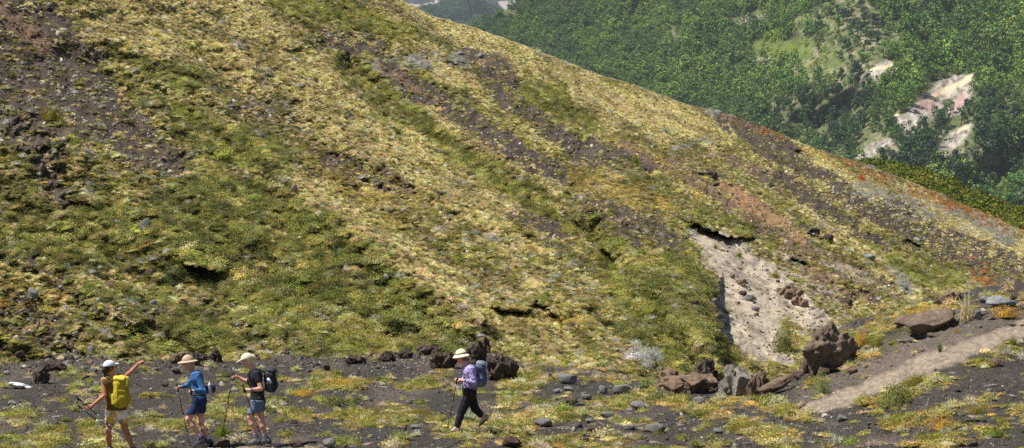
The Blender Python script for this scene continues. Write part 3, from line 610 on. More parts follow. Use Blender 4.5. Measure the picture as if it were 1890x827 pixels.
def far_forest():
    n = 70000; px = RNG.uniform(600, 2300, n); lo = np.interp(px, CSKY_X, CSKY_Y).clip(-90); hi = np.interp(px, SKY_X, SKY_Y) + 60
    hi = np.minimum(hi, 500); py = lo + (hi - lo) * RNG.random(n); ok = (hi > lo)
    D = far_D(px, py); ok &= RNG.random(n) < (D / 3200.) ** 1.3 * (hi - lo) / 520
    sc, me_, li = far_zones(px, py)
    for dy in (7, 14, 20):
        s2, m2, _ = far_zones(px, py - dy); sc = np.maximum(sc, s2 * (1.15 - dy / 60)); me_ = np.maximum(me_, m2 * (1 - dy / 60))
    clump = sstep(.35, .6, fbm(px / 14, py / 9, 340, 3))
    ok &= RNG.random(n) > np.maximum(np.clip(sc, 0, 1) * .985, me_ * (.985 - .07 * clump)); open_ = sstep(1250, 1450, px) * sstep(80, 200, py); ok &= RNG.random(n) < (.75 + .25 * clump) * (1 - open_ * (.45 + .35 * (1 - clump)))
    px, py, li, D = px[ok], py[ok], li[ok], D[ok]; P = at(px, py, D); P[:, 2] -= .4; m = len(px)
    h = RNG.lognormal(0, .30, m) * np.interp(px, [900, 1200, 1500, 1900], [6.5, 8.5, 13, 14]) * (1 - .5 * li)
    base = pick([rgb(88, 110, 48), rgb(78, 102, 46), rgb(96, 116, 52), rgb(62, 84, 44), rgb(106, 118, 56)], [3, 3, 2, 2, 1], m)
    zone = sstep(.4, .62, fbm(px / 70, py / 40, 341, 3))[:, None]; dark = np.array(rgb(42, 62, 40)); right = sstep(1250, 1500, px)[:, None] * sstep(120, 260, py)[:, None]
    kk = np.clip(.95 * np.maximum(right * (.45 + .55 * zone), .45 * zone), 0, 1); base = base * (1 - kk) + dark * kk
    base = base * (1 - li[:, None]) + np.array(rgb(136, 150, 60)) * li[:, None]
    wd = h * RNG.uniform(.75, 1.15, m) * np.interp(px, [1200, 1450], [1.35, 1.0])
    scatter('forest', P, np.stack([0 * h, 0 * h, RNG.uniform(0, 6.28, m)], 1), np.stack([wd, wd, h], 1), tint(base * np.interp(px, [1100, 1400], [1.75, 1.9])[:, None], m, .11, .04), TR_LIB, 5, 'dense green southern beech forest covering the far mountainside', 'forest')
    # forested spur at the top left
    n = 6000; px = RNG.uniform(700, 1000, n); ys = np.interp(px, [600, 727, 780, 800, 830, 855, 880, 900, 915, 960, 1200], [60, 34, 20, 14, 10, 3, 2, 12, 20, 40, 120])
    py = ys + (120 - ys).clip(5) * RNG.random(n); D = 6000 + (260 - py) * 8 + (fbm(px / 30, py / 20, 336, 4) - .5) * 700
    P = at(px, py, D); h = RNG.uniform(14, 26, n)
    scatter('forest', P, np.zeros((n, 3)), np.stack([h * 1.5, h * 1.5, h], 1), tint(np.tile(rgb(56, 92, 52), (n, 1)), n, .12), TR_LIB, 5, 'distant hazy forest on the small spur at the top', 'forest')
    # nearer beech scrub just behind the crest at the right
    n = 5200; px = RNG.uniform(1560, 2300, n); ys = np.interp(px, [1560, 1610, 1640, 1700, 1760, 1830, 1890, 2300], [300, 292, 296, 310, 332, 362, 386, 520]) + 6 * fbm(px / 25, px * 0, 342, 3)
    py = ys + (70) * RNG.random(n); D = 480 - (py - ys) * 2.2; P = at(px, py, D); h = RNG.uniform(2.6, 4.4, n) * 1.1
    P[:, 2] -= h * .8
    scatter('scrub_wood', P, np.stack([0 * h, 0 * h, RNG.uniform(0, 6.28, n)], 1), np.stack([h * 1.2, h * 1.2, h], 1), tint(pick([rgb(104, 110, 40), rgb(84, 98, 38), rgb(120, 116, 50)], [2, 2, 1], n), n, .15), TR_LIB, 5, 'olive green beech scrub just behind the crest at the right', 'scrub')
    X, T = np.meshgrid(np.linspace(1540, 2350, 60), np.linspace(0, 1, 14)); Y0 = np.interp(X, [1540, 1610, 1640, 1700, 1760, 1830, 1890, 2300], [330, 300, 304, 318, 340, 370, 394, 530]); Y = Y0 + 160 * T
    P = at(X, Y, 480 - 150 * T); P[..., 2] -= 2.5; far = P[0] + np.array([0, 120, -60])
    P = np.concatenate([far[None], P], 0)
    me = mesh_np('scrub_ground', P.reshape(-1, 3), grid_faces(P.shape[0], P.shape[1]), M_FAR, True, [('base', 'POINT', np.tile([[.06, .06, .025]], (P.shape[0] * P.shape[1], 1)))]); link('terrain', me, kind='structure')
far_forest()

# individual trees that stand apart: real objects sharing a few meshes
def solid_tree_mats(cols):
    out = []
    for i, c in enumerate(cols):
        m, t, b = new_mat('tree_leaves_%d' % i); b.inputs['Roughness'].default_value = .9
        a = t.nodes.new('ShaderNodeAttribute'); a.attribute_name = 'shade'; mx = t.nodes.new('ShaderNodeVectorMath'); mx.operation = 'MULTIPLY'; mx.inputs[1].default_value = c
        t.links.new(a.outputs['Color'], mx.inputs[0]); t.links.new(mx.outputs[0], b.inputs['Base Color']); out.append(m)
    return out
def lone_trees():
    mats = solid_tree_mats([rgb(58, 82, 50), rgb(66, 90, 52), rgb(52, 72, 50)]); meshes = []
    for i in range(6):
        me = tree_crown(120 + i, .75 + .08 * i, 420); me.materials.clear(); me.materials.append(mats[i % 3]); meshes.append(me)
    listed = [(1546, 22, 1.0), (1534, 30, 1.1), (1556, 34, 1.2), (1563, 36, 1.1), (1514, 47, 1.2), (1590, 14, .9), (1595, 36, 1.0), (1572, 56, 1.2), (1590, 62, 1.3), (1622, 58, 1.5), (1494, 64, 1.0), (1611, 46, 1.2), (1582, 78, .9),
              (1618, 76, 1.2), (1563, 90, 1.1), (1601, 88, .9), (1572, 118, 1.0), (1550, 108, .8), (1590, 108, 1.0), (1518, 72, .6), (1630, 50, 1.2), (1608, 70, .9), (1600, 62, .9), (1573, 30, .9), (1553, 140, .9), (1510, 138, .9), (1580, 135, 1.1)]
    k = 0
    for x, y, s in listed:
        b = at(x, y + 6, far_D(x, y + 6)); o = link('beech_tree', meshes[k % 6], None, label='dark green tree standing apart on the pale clearing of the far mountain', category='tree', group='lone trees on the mountain clearing')
        o.location = b; h = 15 * s; o.scale = (h * 1.15, h * 1.15, h); o.rotation_euler = (0, 0, k * 1.7); k += 1
    polys = [(1560, 225, 40, 34, 'below the pale mountain clearing'), (1500, 215, 34, 34, 'on the wooded slope left of the rock scars'), (1650, 330, 50, 22, 'in the valley between the crest and the grey scar'),
             (1740, 325, 40, 30, 'on the grassy valley floor below the grey scar'), (1840, 300, 40, 50, 'near the right edge beyond the crest'), (1690, 290, 30, 22, 'between the two rock scars'),
             (1840, 210, 30, 36, 'right of the pink rock scar'), (1600, 190, 34, 26, 'on the slope between the orange sand patch and the pink scar'), (1770, 95, 60, 24, 'on the ridge above the pink scar')]
    rg = np.random.default_rng(5); placed = 0
    for x0, y0, rx, ry, where in polys:
        cnt = 0
        while cnt < 16:
            x = x0 + rg.normal() * rx * .6; y = y0 + rg.normal() * ry * .6
            sc, me_, li = far_zones(np.array([x]), np.array([y]))
            if sc[0] > .3 or y > np.interp(x, SKY_X, SKY_Y) - 8 or x > 1895: continue
            b = at(x, y, far_D(x, y)); o = link('beech_tree', meshes[placed % 6], None, label='tall dark tree ' + where, category='tree', group='tall trees ' + where)
            h = rg.uniform(13, 19); o.location = b; o.scale = (h * 1.0, h * 1.0, h); o.rotation_euler = (0, 0, rg.uniform(0, 6)); placed += 1; cnt += 1
lone_trees()

# ---------------------------------------------------------------- ground cover of the bench
def bench_cover():
    n = 150000; px = RNG.uniform(-220, 2110, n); g = np.interp(px, GSKY_X, GSKY_Y) + 2; py = g + (900 - g) * RNG.random(n)
    D = ground_D(px, py, 0); keep = RNG.random(n) < (D / 58.) ** 1.5; px, py = px[keep], py[keep]; n = len(px)
    mats, path = ground_zones(px, py); P = ground_P(px, py)
    n2 = fbm(px / 30, py / 10, 451, 3); n3 = fbm(px / 70, py / 22, 452, 3)
    okp = path < .35; r = RNG.random(n)
    # mats
    q = okp & (r < mats * .62 + .004); m = q.sum(); sz = RNG.lognormal(-2.45, .40, m).clip(.03, .24) * (.75 + .5 * mats[q])
    hot = (sstep(.52, .66, n3[q]) * sstep(700, 1100, px[q]))[:, None]
    b1 = pick([rgb(146, 138, 68), rgb(166, 150, 78), rgb(122, 120, 52), rgb(198, 182, 130), rgb(140, 130, 88), rgb(104, 108, 50)], [3, 3, 2.5, 2, 2, 2], m); b2 = pick([rgb(200, 156, 72), rgb(184, 138, 74), rgb(196, 172, 104)], [1, .7, 1], m)
    scatter('mat_plants', P[q], rots(m, (0, .05)), np.stack([sz * 1.35, sz * 1.2, sz * .95], 1), tint((b1 * (1 - .45 * hot) + b2 * .45 * hot) * 1.15, m, .26), MT_LIB, 4, 'yellow green and ochre mat plants spreading over the dark gravel', 'ground cover')
    q = okp & (r > .62) & (r < .62 + mats * .08 * (n2 > .48) + .0012); m = q.sum(); sz = RNG.lognormal(-2.0, .35, m).clip(.05, .3)
    scatter('gravel_shrubs', P[q], rots(m, (0, .05)), np.stack([sz, sz, sz * .9], 1), tint(pick([rgb(128, 132, 52), rgb(106, 112, 48), rgb(150, 146, 80), rgb(178, 172, 130)], [3, 2, 2, 1], m) * 1.2, m, .2), SH_LIB, 4, 'small green shrubs scattered over the dark gravel', 'shrubs')
    q = okp & (r > .74) & (r < .74 + .05 * mats + .0035); m = q.sum(); sz = RNG.lognormal(-1.95, .35, m).clip(.06, .3)
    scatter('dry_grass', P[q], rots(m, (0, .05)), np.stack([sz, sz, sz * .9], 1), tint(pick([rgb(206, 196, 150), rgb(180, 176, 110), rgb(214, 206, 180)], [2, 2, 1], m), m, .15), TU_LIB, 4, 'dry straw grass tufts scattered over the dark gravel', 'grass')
    # crisp pale dead twigs and lichen among the mats
    q = okp & (r > .82) & (r < .82 + .07 * mats + .003); m = q.sum(); sz = RNG.lognormal(-2.6, .35, m).clip(.03, .2)
    scatter('lichen', P[q], rots(m, (0, .05)), np.stack([sz * 1.3, sz * 1.2, sz * .7], 1), tint(pick([rgb(196, 184, 168), rgb(170, 160, 146), rgb(200, 180, 176)], [2, 2, 1], m), m, .15, .03), MT_LIB, 4, 'pale dead twigs and lichen between the mat plants', 'ground cover')
    # gravel
    k = 130000; qx = RNG.uniform(-220, 2110, k); g = np.interp(qx, GSKY_X, GSKY_Y) + 3; qy = g + (900 - g) * RNG.random(k); D = ground_D(qx, qy, 0); keep = RNG.random(k) < (D / 58.) ** 1.2; qx, qy = qx[keep], qy[keep]
    k = len(qx); Q = ground_P(qx, qy); mt, pt = ground_zones(qx, qy); stony = sstep(.5, .7, fbm(qx / 80, qy / 20, 455, 3)); band = np.exp(-((qy - 660) / 22.) ** 2) * (qx < 1000)
    sz = RNG.lognormal(-4.35, .4, k) * (1 + .6 * stony * (pt < .3) + 1.0 * band); sz = np.where(RNG.random(k) < .995 - .02 * stony - .05 * band, sz.clip(.006, .035), (sz * 3).clip(.03, .13))
    base = pick([rgb(82, 74, 70), rgb(100, 92, 86), rgb(68, 62, 60), rgb(150, 146, 140), rgb(116, 98, 86)], [5, 3, 4, 1.1, 1.2], k)
    base = np.where((pt > .4)[:, None], np.array(rgb(160, 146, 128)), base)
    scatter('gravel', Q, RNG.uniform(0, 6.28, (k, 3)), np.stack([sz, sz, sz * .7], 1), tint(base, k, .18, .03), ST_LIB, 5, 'dark volcanic gravel covering the flat ground', 'gravel')
bench_cover()

# ---------------------------------------------------------------- solid modelling by distance fields (people, clothes, packs)
class Solid:
    def __init__(self, lo, hi, h):
        self.h = h; self.lo = np.array(lo, float) - 2 * h; n = np.ceil((np.array(hi) - self.lo) / h).astype(int) + 3
        self.n = n; self.f = np.full(n, .12); self.ax = [self.lo[i] + np.arange(n[i]) * h for i in range(3)]
    def _sub(self, a, b):
        i0 = [max(0, int((a[i] - self.lo[i]) / self.h) - 1) for i in range(3)]; i1 = [min(self.n[i], int((b[i] - self.lo[i]) / self.h) + 3) for i in range(3)]
        if any(i1[i] <= i0[i] for i in range(3)): return None, None
        sl = tuple(slice(i0[i], i1[i]) for i in range(3)); g = np.meshgrid(*[self.ax[i][sl[i]] for i in range(3)], indexing='ij'); return sl, np.stack(g, -1)
    def _put(self, sl, d, k, op='add'):
        f = self.f[sl]
        if op == 'cut': self.f[sl] = np.maximum(f, -d); return
        if k > 0: hh = np.clip(.5 + .5 * (f - d) / k, 0, 1); self.f[sl] = f * (1 - hh) + d * hh - k * hh * (1 - hh)
        else: self.f[sl] = np.minimum(f, d)
    def cone(self, a, b, ra, rb, k=.02, flat=None, fs=1.0):
        a = np.array(a, float); b = np.array(b, float); m = max(ra, rb) + 2 * k + .03; sl, p = self._sub(np.minimum(a, b) - m, np.maximum(a, b) + m)
        if sl is None: return
        ab = b - a; L = ab @ ab + 1e-12; t = np.clip(((p - a) @ ab) / L, 0, 1); w_ = p - a - t[..., None] * ab
        if flat is not None:
            nn = np.array(flat, float); nn /= np.linalg.norm(nn); w_ = w_ + nn * (w_ @ nn)[..., None] * (1 / fs - 1)
        self._put(sl, np.linalg.norm(w_, axis=-1) - (ra + (rb - ra) * t), k)
    def ell(self, c, r, B=None, k=.015, op='add'):
        c = np.array(c, float); r = np.array(r, float); m = r.max() + 2 * k + .03; sl, p = self._sub(c - m, c + m)
        if sl is None: return
        q = p - c
        if B is not None: q = q @ np.array(B).T
        self._put(sl, (np.linalg.norm(q / r, axis=-1) - 1) * r.min(), k, op)
    def box(self, c, half, B=None, rnd=.03, k=.01, op='add'):
        c = np.array(c, float); half = np.array(half, float); m = np.linalg.norm(half) + .05; sl, p = self._sub(c - m, c + m)
        if sl is None: return
        q = p - c
        if B is not None: q = q @ np.array(B).T
        q = np.abs(q) - (half - rnd); d = np.linalg.norm(np.maximum(q, 0), axis=-1) + np.minimum(q.max(-1), 0) - rnd; self._put(sl, d, k, op)
    def plane(self, p0, n, box=None):
        """keep the side the normal points away from"""
        n = np.array(n, float); n /= np.linalg.norm(n)
        if box is None: sl = tuple(slice(0, q) for q in self.n); p = np.stack(np.meshgrid(*self.ax, indexing='ij'), -1)
        else: sl, p = self._sub(np.array(box[0]), np.array(box[1]))
        self.f[sl] = np.maximum(self.f[sl], (p - np.array(p0)) @ n)
    def wrinkle(self, amp, scale, seed=0):
        X, Y, Z = np.meshgrid(*self.ax, indexing='ij'); self.f += amp * (fbm((X + .5 * Y) / scale + seed, Z / scale, 900 + seed, 2) + fbm((Y - .4 * X) / scale + seed, (Z + .5 * X) / scale * .8, 930 + seed, 2) - 1)
    def surface(self):
        f = self.f; s = f < 0; nx, ny, nz = f.shape
        acc = np.zeros((nx - 1, ny - 1, nz - 1, 3)); cnt = np.zeros((nx - 1, ny - 1, nz - 1))
        for axis in range(3):
            o = [slice(None)] * 3; e = [slice(None)] * 3; o[axis] = slice(0, -1); e[axis] = slice(1, None); f0, f1 = f[tuple(o)], f[tuple(e)]; cr = (f0 < 0) != (f1 < 0); t = np.where(cr, f0 / np.where(cr, f0 - f1, 1), 0)
            b, c = [i for i in range(3) if i != axis]
            for db in (0, 1):
                for dc in (0, 1):
                    s_ = [slice(None)] * 3; s_[b] = slice(db, f.shape[b] - 1 + db); s_[c] = slice(dc, f.shape[c] - 1 + dc); q = cr[tuple(s_)]; tt = t[tuple(s_)]
                    cnt += q; acc[..., axis] += q * tt; acc[..., b] += q * db; acc[..., c] += q * dc
        act = cnt > 0; idx = np.full(act.shape, -1); idx[act] = np.arange(act.sum()); ii = np.argwhere(act); v = (ii + acc[act] / cnt[act][:, None]) * self.h + self.lo
        F = []
        for axis in range(3):
            b, c = (axis + 1) % 3, (axis + 2) % 3; o = [slice(1, -1)] * 3; e = [slice(1, -1)] * 3; o[axis] = slice(0, -1); e[axis] = slice(1, None)
            s0, s1 = s[tuple(o)], s[tuple(e)]; w_ = np.argwhere(s0 != s1)
            if not len(w_): continue
            base = w_.copy(); base[:, b] += 1; base[:, c] += 1; sg = s0[tuple(w_.T)]
            def cell(db, dc):
                q = base.copy(); q[:, b] += db; q[:, c] += dc; return idx[tuple(q.T)]
            quad = np.stack([cell(-1, -1), cell(0, -1), cell(0, 0), cell(-1, 0)], 1); quad[~sg] = quad[~sg][:, ::-1]; F.append(quad)
        F = np.concatenate(F); F = F[(F >= 0).all(1)]; return v, F
    def mesh(self, name, mat, colfn=None):
        v, f = self.surface(); return mesh_np(name, v, f, mat, True, [('tone', 'POINT', colfn(v))] if colfn else None)

def crag_mesh(name, mat, seed, ext=(1, .8, .6), n=16, size=.42, h=.035, rough=.05):
    """angular block field: rotated boxes fused together, with broken faces"""
    rg = np.random.default_rng(seed); e = np.array(ext, float); S = Solid(-e - .25, e + .25, h); S.f[:] = .3
    for k in range(n):
        c = rg.normal(0, .42, 3).clip(-.72, .72) * e; q, _ = np.linalg.qr(rg.normal(0, 1, (3, 3))); S.box(c, rg.uniform(.55, 1.15, 3) * size * (e.min() / .6), q, .01, .0)
    for k in range(n // 2):
        c = unit3(rg.normal(0, 1, 3)) * e * .95; q, _ = np.linalg.qr(rg.normal(0, 1, (3, 3))); S.box(c, rg.uniform(.3, .8, 3) * size * .5, q, .01, 0, 'cut')
    X, Y, Z = np.meshgrid(*S.ax, indexing='ij'); S.f += rough * 2 * (fbm(X * 4 + Y * 2 + seed, Z * 5 - Y * 3, 700 + seed, 4) + fbm(Y * 5 + seed, X * 4 + Z * 3, 730 + seed, 4) - 1)
    v, f = S.surface(); return mesh_np(name, v, f, mat, False)
def unit3(a): return a / np.linalg.norm(a)
# ---------------------------------------------------------------- rocks that can be told apart
def rock_mat(name, c1, c2, c3, rough=.93):
    m, t, b = new_mat(name); b.inputs['Roughness'].default_value = rough; b.inputs['Specular IOR Level'].default_value = .2
    tc = t.nodes.new('ShaderNodeTexCoord'); mp = t.nodes.new('ShaderNodeMapping'); oi = t.nodes.new('ShaderNodeObjectInfo')
    t.links.new(tc.outputs['Object'], mp.inputs[0]); t.links.new(oi.outputs['Random'], mp.inputs['Location'])
    n = t.nodes.new('ShaderNodeTexNoise'); n.inputs['Scale'].default_value = 5; n.inputs['Detail'].default_value = 8; n.inputs['Roughness'].default_value = .7
    cr = t.nodes.new('ShaderNodeValToRGB'); e = cr.color_ramp.elements; e[0].position = .32; e[0].color = (*c1, 1); e[1].position = .58; e[1].color = (*c2, 1)
    x = cr.color_ramp.elements.new(.74); x.color = (*c3, 1)
    t.links.new(mp.outputs[0], n.inputs['Vector']); t.links.new(n.outputs[0], cr.inputs[0]); t.links.new(cr.outputs[0], b.inputs['Base Color'])
    n2 = t.nodes.new('ShaderNodeTexNoise'); n2.inputs['Scale'].default_value = 14; n2.inputs['Detail'].default_value = 9; n2.inputs['Roughness'].default_value = .8
    bp = t.nodes.new('ShaderNodeBump'); bp.inputs['Strength'].default_value = .9; bp.inputs['Distance'].default_value = .04
    t.links.new(mp.outputs[0], n2.inputs['Vector']); t.links.new(n2.outputs[0], bp.inputs['Height']); t.links.new(bp.outputs[0], b.inputs['Normal'])
    return m
MR_GREY = rock_mat('grey_rock', rgb(104, 100, 98), rgb(140, 138, 134), rgb(176, 174, 168))
MR_BROWN = rock_mat('brown_rock', rgb(96, 78, 66), rgb(138, 116, 98), rgb(172, 152, 132))
MR_DARK = rock_mat('dark_lava', rgb(60, 50, 46), rgb(94, 80, 70), rgb(136, 116, 100))
MR_PALE = rock_mat('pale_rock', rgb(118, 110, 102), rgb(158, 150, 140), rgb(190, 184, 174))
MR_LICHEN = rock_mat('lichen_rock', rgb(98, 98, 100), rgb(150, 152, 152), rgb(206, 206, 200))
ROCKV = {}
def rock_variants(key, mat, sub, n, **k):
    ROCKV[key] = [rock_mesh('rock_' + key, sub, 500 + 13 * i + len(key), mat, **k) for i in range(n)]
ROCKV['crag'] = [crag_mesh('rock_crag', MR_DARK, 60 + i, (1, .7, .58), 14, .42, .05, .08) for i in range(3)]; ROCKV['bcrag'] = [crag_mesh('rock_crag', MR_BROWN, 70 + i, (1, .7, .58), 12, .46, .05, .06) for i in range(3)]
rock_variants('grey', MR_GREY, 3, 5); rock_variants('brown', MR_BROWN, 3, 4, rough=.2, fine=.07); rock_variants('dark', MR_DARK, 3, 4, rough=.3, fine=.12); rock_variants('pale', MR_PALE, 3, 3); rock_variants('lichen', MR_LICHEN, 3, 3)
def surf(px, py, on):
    return (ground_P if on == 'g' else hill_P)(np.array([px]), np.array([py]))[0]
def rock(px, py, w, h, kind, label, on='g', group=None, mesh=None, yaw=None, name='rock', roll=0.0, deep=.9, sink=0.0):
    """centre-bottom of the rock in photograph pixels, its width and height there"""
    rg = random.Random(int(px * 7 + py * 3)); p = surf(px, py, on); sc = p[1] / F_PX
    me = mesh or rg.choice(ROCKV[kind]); W = w * sc / 2 * 1.08; Hh = h * sc / 2 / .6 * 1.12
    o = link(name, me, None, label=label, category='rock', group=group)
    o.location = (p[0], p[1] + W * .3, p[2] + Hh * (.40 - sink)); o.scale = (W, W * deep, Hh)
    o.rotation_euler = (rg.uniform(-.12, .12), roll + rg.uniform(-.1, .1), yaw if yaw is not None else rg.choice((0, math.pi)) + rg.uniform(-.5, .5)); return o
MR_BIG = rock_mat('grey_brown_rock', rgb(84, 72, 62), rgb(124, 108, 94), rgb(168, 152, 134))
big = rock_mesh('big_boulder', 6, 911, MR_BIG, squash=(1, .9, .62), cuts=30, rough=.20, fine=.17, fs=2.4)
o = rock(1532, 688, 118, 112, 'brown', 'big craggy brown boulder at the foot of the worn path', mesh=big, yaw=.3, name='boulder', deep=.85)
big2 = crag_mesh('pale_boulder', MR_PALE, 17, (1, .8, .6), 16, .45, .028, .06)
rock(1369, 731, 58, 48, 'pale', 'pale grey boulder with a flat sunlit face in the gully mouth', mesh=big2, yaw=.2, name='boulder')
rock(1399, 730, 34, 42, 'bcrag', 'shaded brown block leaning against the pale boulder', name='boulder')
slab = rock_mesh('slab', 4, 921, MR_BROWN, squash=(1, .7, .35), cuts=18, rough=.10, fine=.06)
rock(1434, 728, 70, 44, 'brown', 'sloping brown slab between the pale boulder and the big boulder', mesh=slab, roll=-.45, yaw=0, name='boulder')
ridge = crag_mesh('ridge', MR_BROWN, 31, (1, .6, .5), 22, .36, .026, .06)
rock(1268, 728, 96, 44, 'brown', 'broken brown outcrop to the left of the pale boulder', mesh=ridge, yaw=0.1, name='outcrop')
rock(1298, 706, 46, 34, 'crag', 'dark crag behind the broken brown outcrop', name='outcrop')
rock(1249, 728, 28, 22, 'grey', 'rounded grey rock in front of the broken brown outcrop')
rock(1046, 709, 44, 26, 'grey', 'rounded grey boulder lying alone under the turf bank', name='boulder')
rock(1113, 727, 20, 20, 'grey', 'small upright grey rock right of the rounded grey boulder')
rock(1148, 728, 44, 24, 'grey', 'wide brownish grey rock beside the spiky green plant')
rock(1475, 700, 34, 22, 'brown', 'low brown rock tucked under the left side of the big boulder'); rock(1520, 694, 30, 20, 'dark', 'dark rock at the right foot of the big boulder')
slab2 = rock_mesh('smooth_slab', 4, 941, MR_BIG, squash=(1, .7, .45), cuts=14, rough=.10, fine=.05)
rock(1716, 600, 96, 50, 'brown', 'long smooth brown slab tilted on the bank above the path', mesh=slab2, roll=-.42, yaw=0, deep=1.6, sink=.30); rock(1668, 602, 44, 26, 'brown', 'smooth brown hump left of the long tilted slab')
rock(1852, 568, 76, 26, 'lichen', 'blue grey flat rock at the top of the path'); rock(1880, 554, 34, 16, 'dark', 'dark rock at the right edge above the path'); rock(1806, 590, 20, 24, 'grey', 'small grey rock below the dry straw clump')
rock(1838, 676, 26, 20, 'brown', 'tilted brown stone in the mats below the path'); rock(1636, 778, 16, 10, 'pale', 'pale pebble on the gravel under the grey green bush'); rock(1556, 778, 26, 14, 'grey', 'flat grey rock left of the pale pebble')
for x, y, ww, hh, kd, lb in ((1556, 668, 44, 34, 'bcrag', 'broken brown rock at the right shoulder of the big boulder'), (1598, 622, 34, 18, 'brown', 'brown rock on the bank between the boulder and the smooth hump'), (1498, 690, 44, 44, 'dark', 'dark broken rock against the left side of the big boulder'),
                             (1640, 596, 26, 14, 'grey', 'grey rock on the rim left of the smooth hump'), (1746, 562, 40, 20, 'bcrag', 'brown rock at the upper end of the long slab'), (1574, 690, 24, 14, 'brown', 'small brown rock at the upper edge of the path near the boulder'), (1820, 560, 36, 18, 'grey', 'grey rock left of the blue grey flat rock')):
    rock(x, y, ww, hh, kd, lb)
# lava outcrop behind the lone walker
lav = crag_mesh('lava', MR_DARK, 41, (1, .7, .58), 24, .34, .028, .10)
rock(928, 702, 58, 42, 'dark', 'dark lava block right behind the walker with the blue grey pack', mesh=lav, name='outcrop')
rock(880, 680, 60, 46, 'dark', 'tallest dark lava crag above the walker with the blue grey pack', mesh=lav, yaw=2.2, name='outcrop'); rock(838, 640, 50, 22, 'crag', 'low dark lava ledge at the left top of the crag', name='outcrop')
rock(820, 682, 52, 30, 'dark', 'undercut dark lava block in front of the walker with the cream bucket hat', mesh=lav, yaw=1.0, name='outcrop'); rock(790, 655, 40, 18, 'crag', 'low brown lava ledge in front of the undercut block', name='outcrop')
rock(655, 672, 32, 15, 'crag', 'flat black lava lump left of the paired lumps'); rock(712, 668, 32, 16, 'crag', 'left one of two paired black lava lumps on the gravel'); rock(746, 662, 28, 16, 'crag', 'right one of two paired black lava lumps on the gravel')
rock(603, 684, 18, 16, 'dark', 'small pointed black rock alone on the smooth gravel')
for x, y, ww, hh in ((560, 650, 40, 12), (610, 648, 36, 14), (690, 644, 40, 14), (740, 640, 30, 12), (640, 655, 26, 10), (775, 640, 34, 14), (530, 655, 24, 10)):
    rock(x, y, ww, hh, 'crag', 'low brown lava crust at the foot of the slope between the walkers', group='lava crust at the foot of the slope', name='outcrop')
rock(366, 674, 38, 22, 'dark', 'brown lava crag on the mound behind the brimmed hat', mesh=lav, yaw=.5, name='outcrop'); rock(398, 668, 22, 20, 'crag', 'dark upright lava stub right of the brown crag', name='outcrop'); rock(330, 672, 36, 20, 'bcrag', 'brown rubble rock left of the brown crag')
rock(76, 708, 30, 28, 'crag', 'slanted dark lava rock beside the white patch', roll=.5, name='outcrop'); rock(104, 686, 40, 18, 'crag', 'jagged dark lava rock above the slanted one', name='outcrop'); rock(196, 652, 30, 24, 'grey', 'grey boulder above the pale cap', name='boulder')
rock(168, 658, 18, 26, 'pale', 'pale upright stone left of the grey boulder above the cap'); rock(155, 690, 30, 18, 'grey', 'grey rock left of the pale cap'); rock(128, 668, 26, 18, 'dark', 'dark rock above the jagged lava on the left')
rock(38, 660, 30, 16, 'dark', 'dark rock at the foot of the slope near the left edge')
for x, y, ww, hh, lb in ((606, 826, 34, 22, 'rounded grey rock at the bottom edge between the walkers'), (945, 826, 44, 24, 'dark grey rock at the bottom edge below the lone walker'), (1212, 800, 46, 24, 'wide grey rock low in the gravel right of centre'),
                         (1163, 794, 26, 14, 'small grey rock left of the wide grey rock'), (1006, 788, 42, 18, 'flat grey rock right of the lone walker'), (1122, 772, 34, 16, 'grey rock above the small grey rock'), (1176, 756, 36, 20, 'angular grey rock between the mats'),
                         (1291, 748, 32, 20, 'grey rock below the broken brown outcrop'), (1054, 748, 30, 18, 'dark grey rock below the rounded grey boulder'), (1083, 738, 28, 14, 'low grey rock under the small upright rock'), (545, 826, 38, 13, 'black flat rock on the trail at the bottom edge'),
                         (848, 772, 18, 10, 'grey stone at the front foot of the lone walker'), (766, 792, 26, 11, 'flat grey stone left of the lone walker'), (756, 745, 16, 11, 'pale grey stone alone on the gravel'), (412, 826, 32, 16, 'dark rock at the bottom edge between the two hikers with poles'),
                         (447, 819, 22, 12, 'dark rock in front of the grey boots'), (20, 748, 20, 10, 'grey stone on the gravel near the left edge'), (1100, 800, 40, 20, 'dark grey slab among the bottom mats'), (1325, 800, 26, 12, 'grey rock near the long moss bank'), (1010, 700, 24, 14, 'grey stone left of the rounded boulder')):
    rock(x, y, ww, hh, 'grey' if 'dark' not in lb and 'black' not in lb else 'dark', lb)
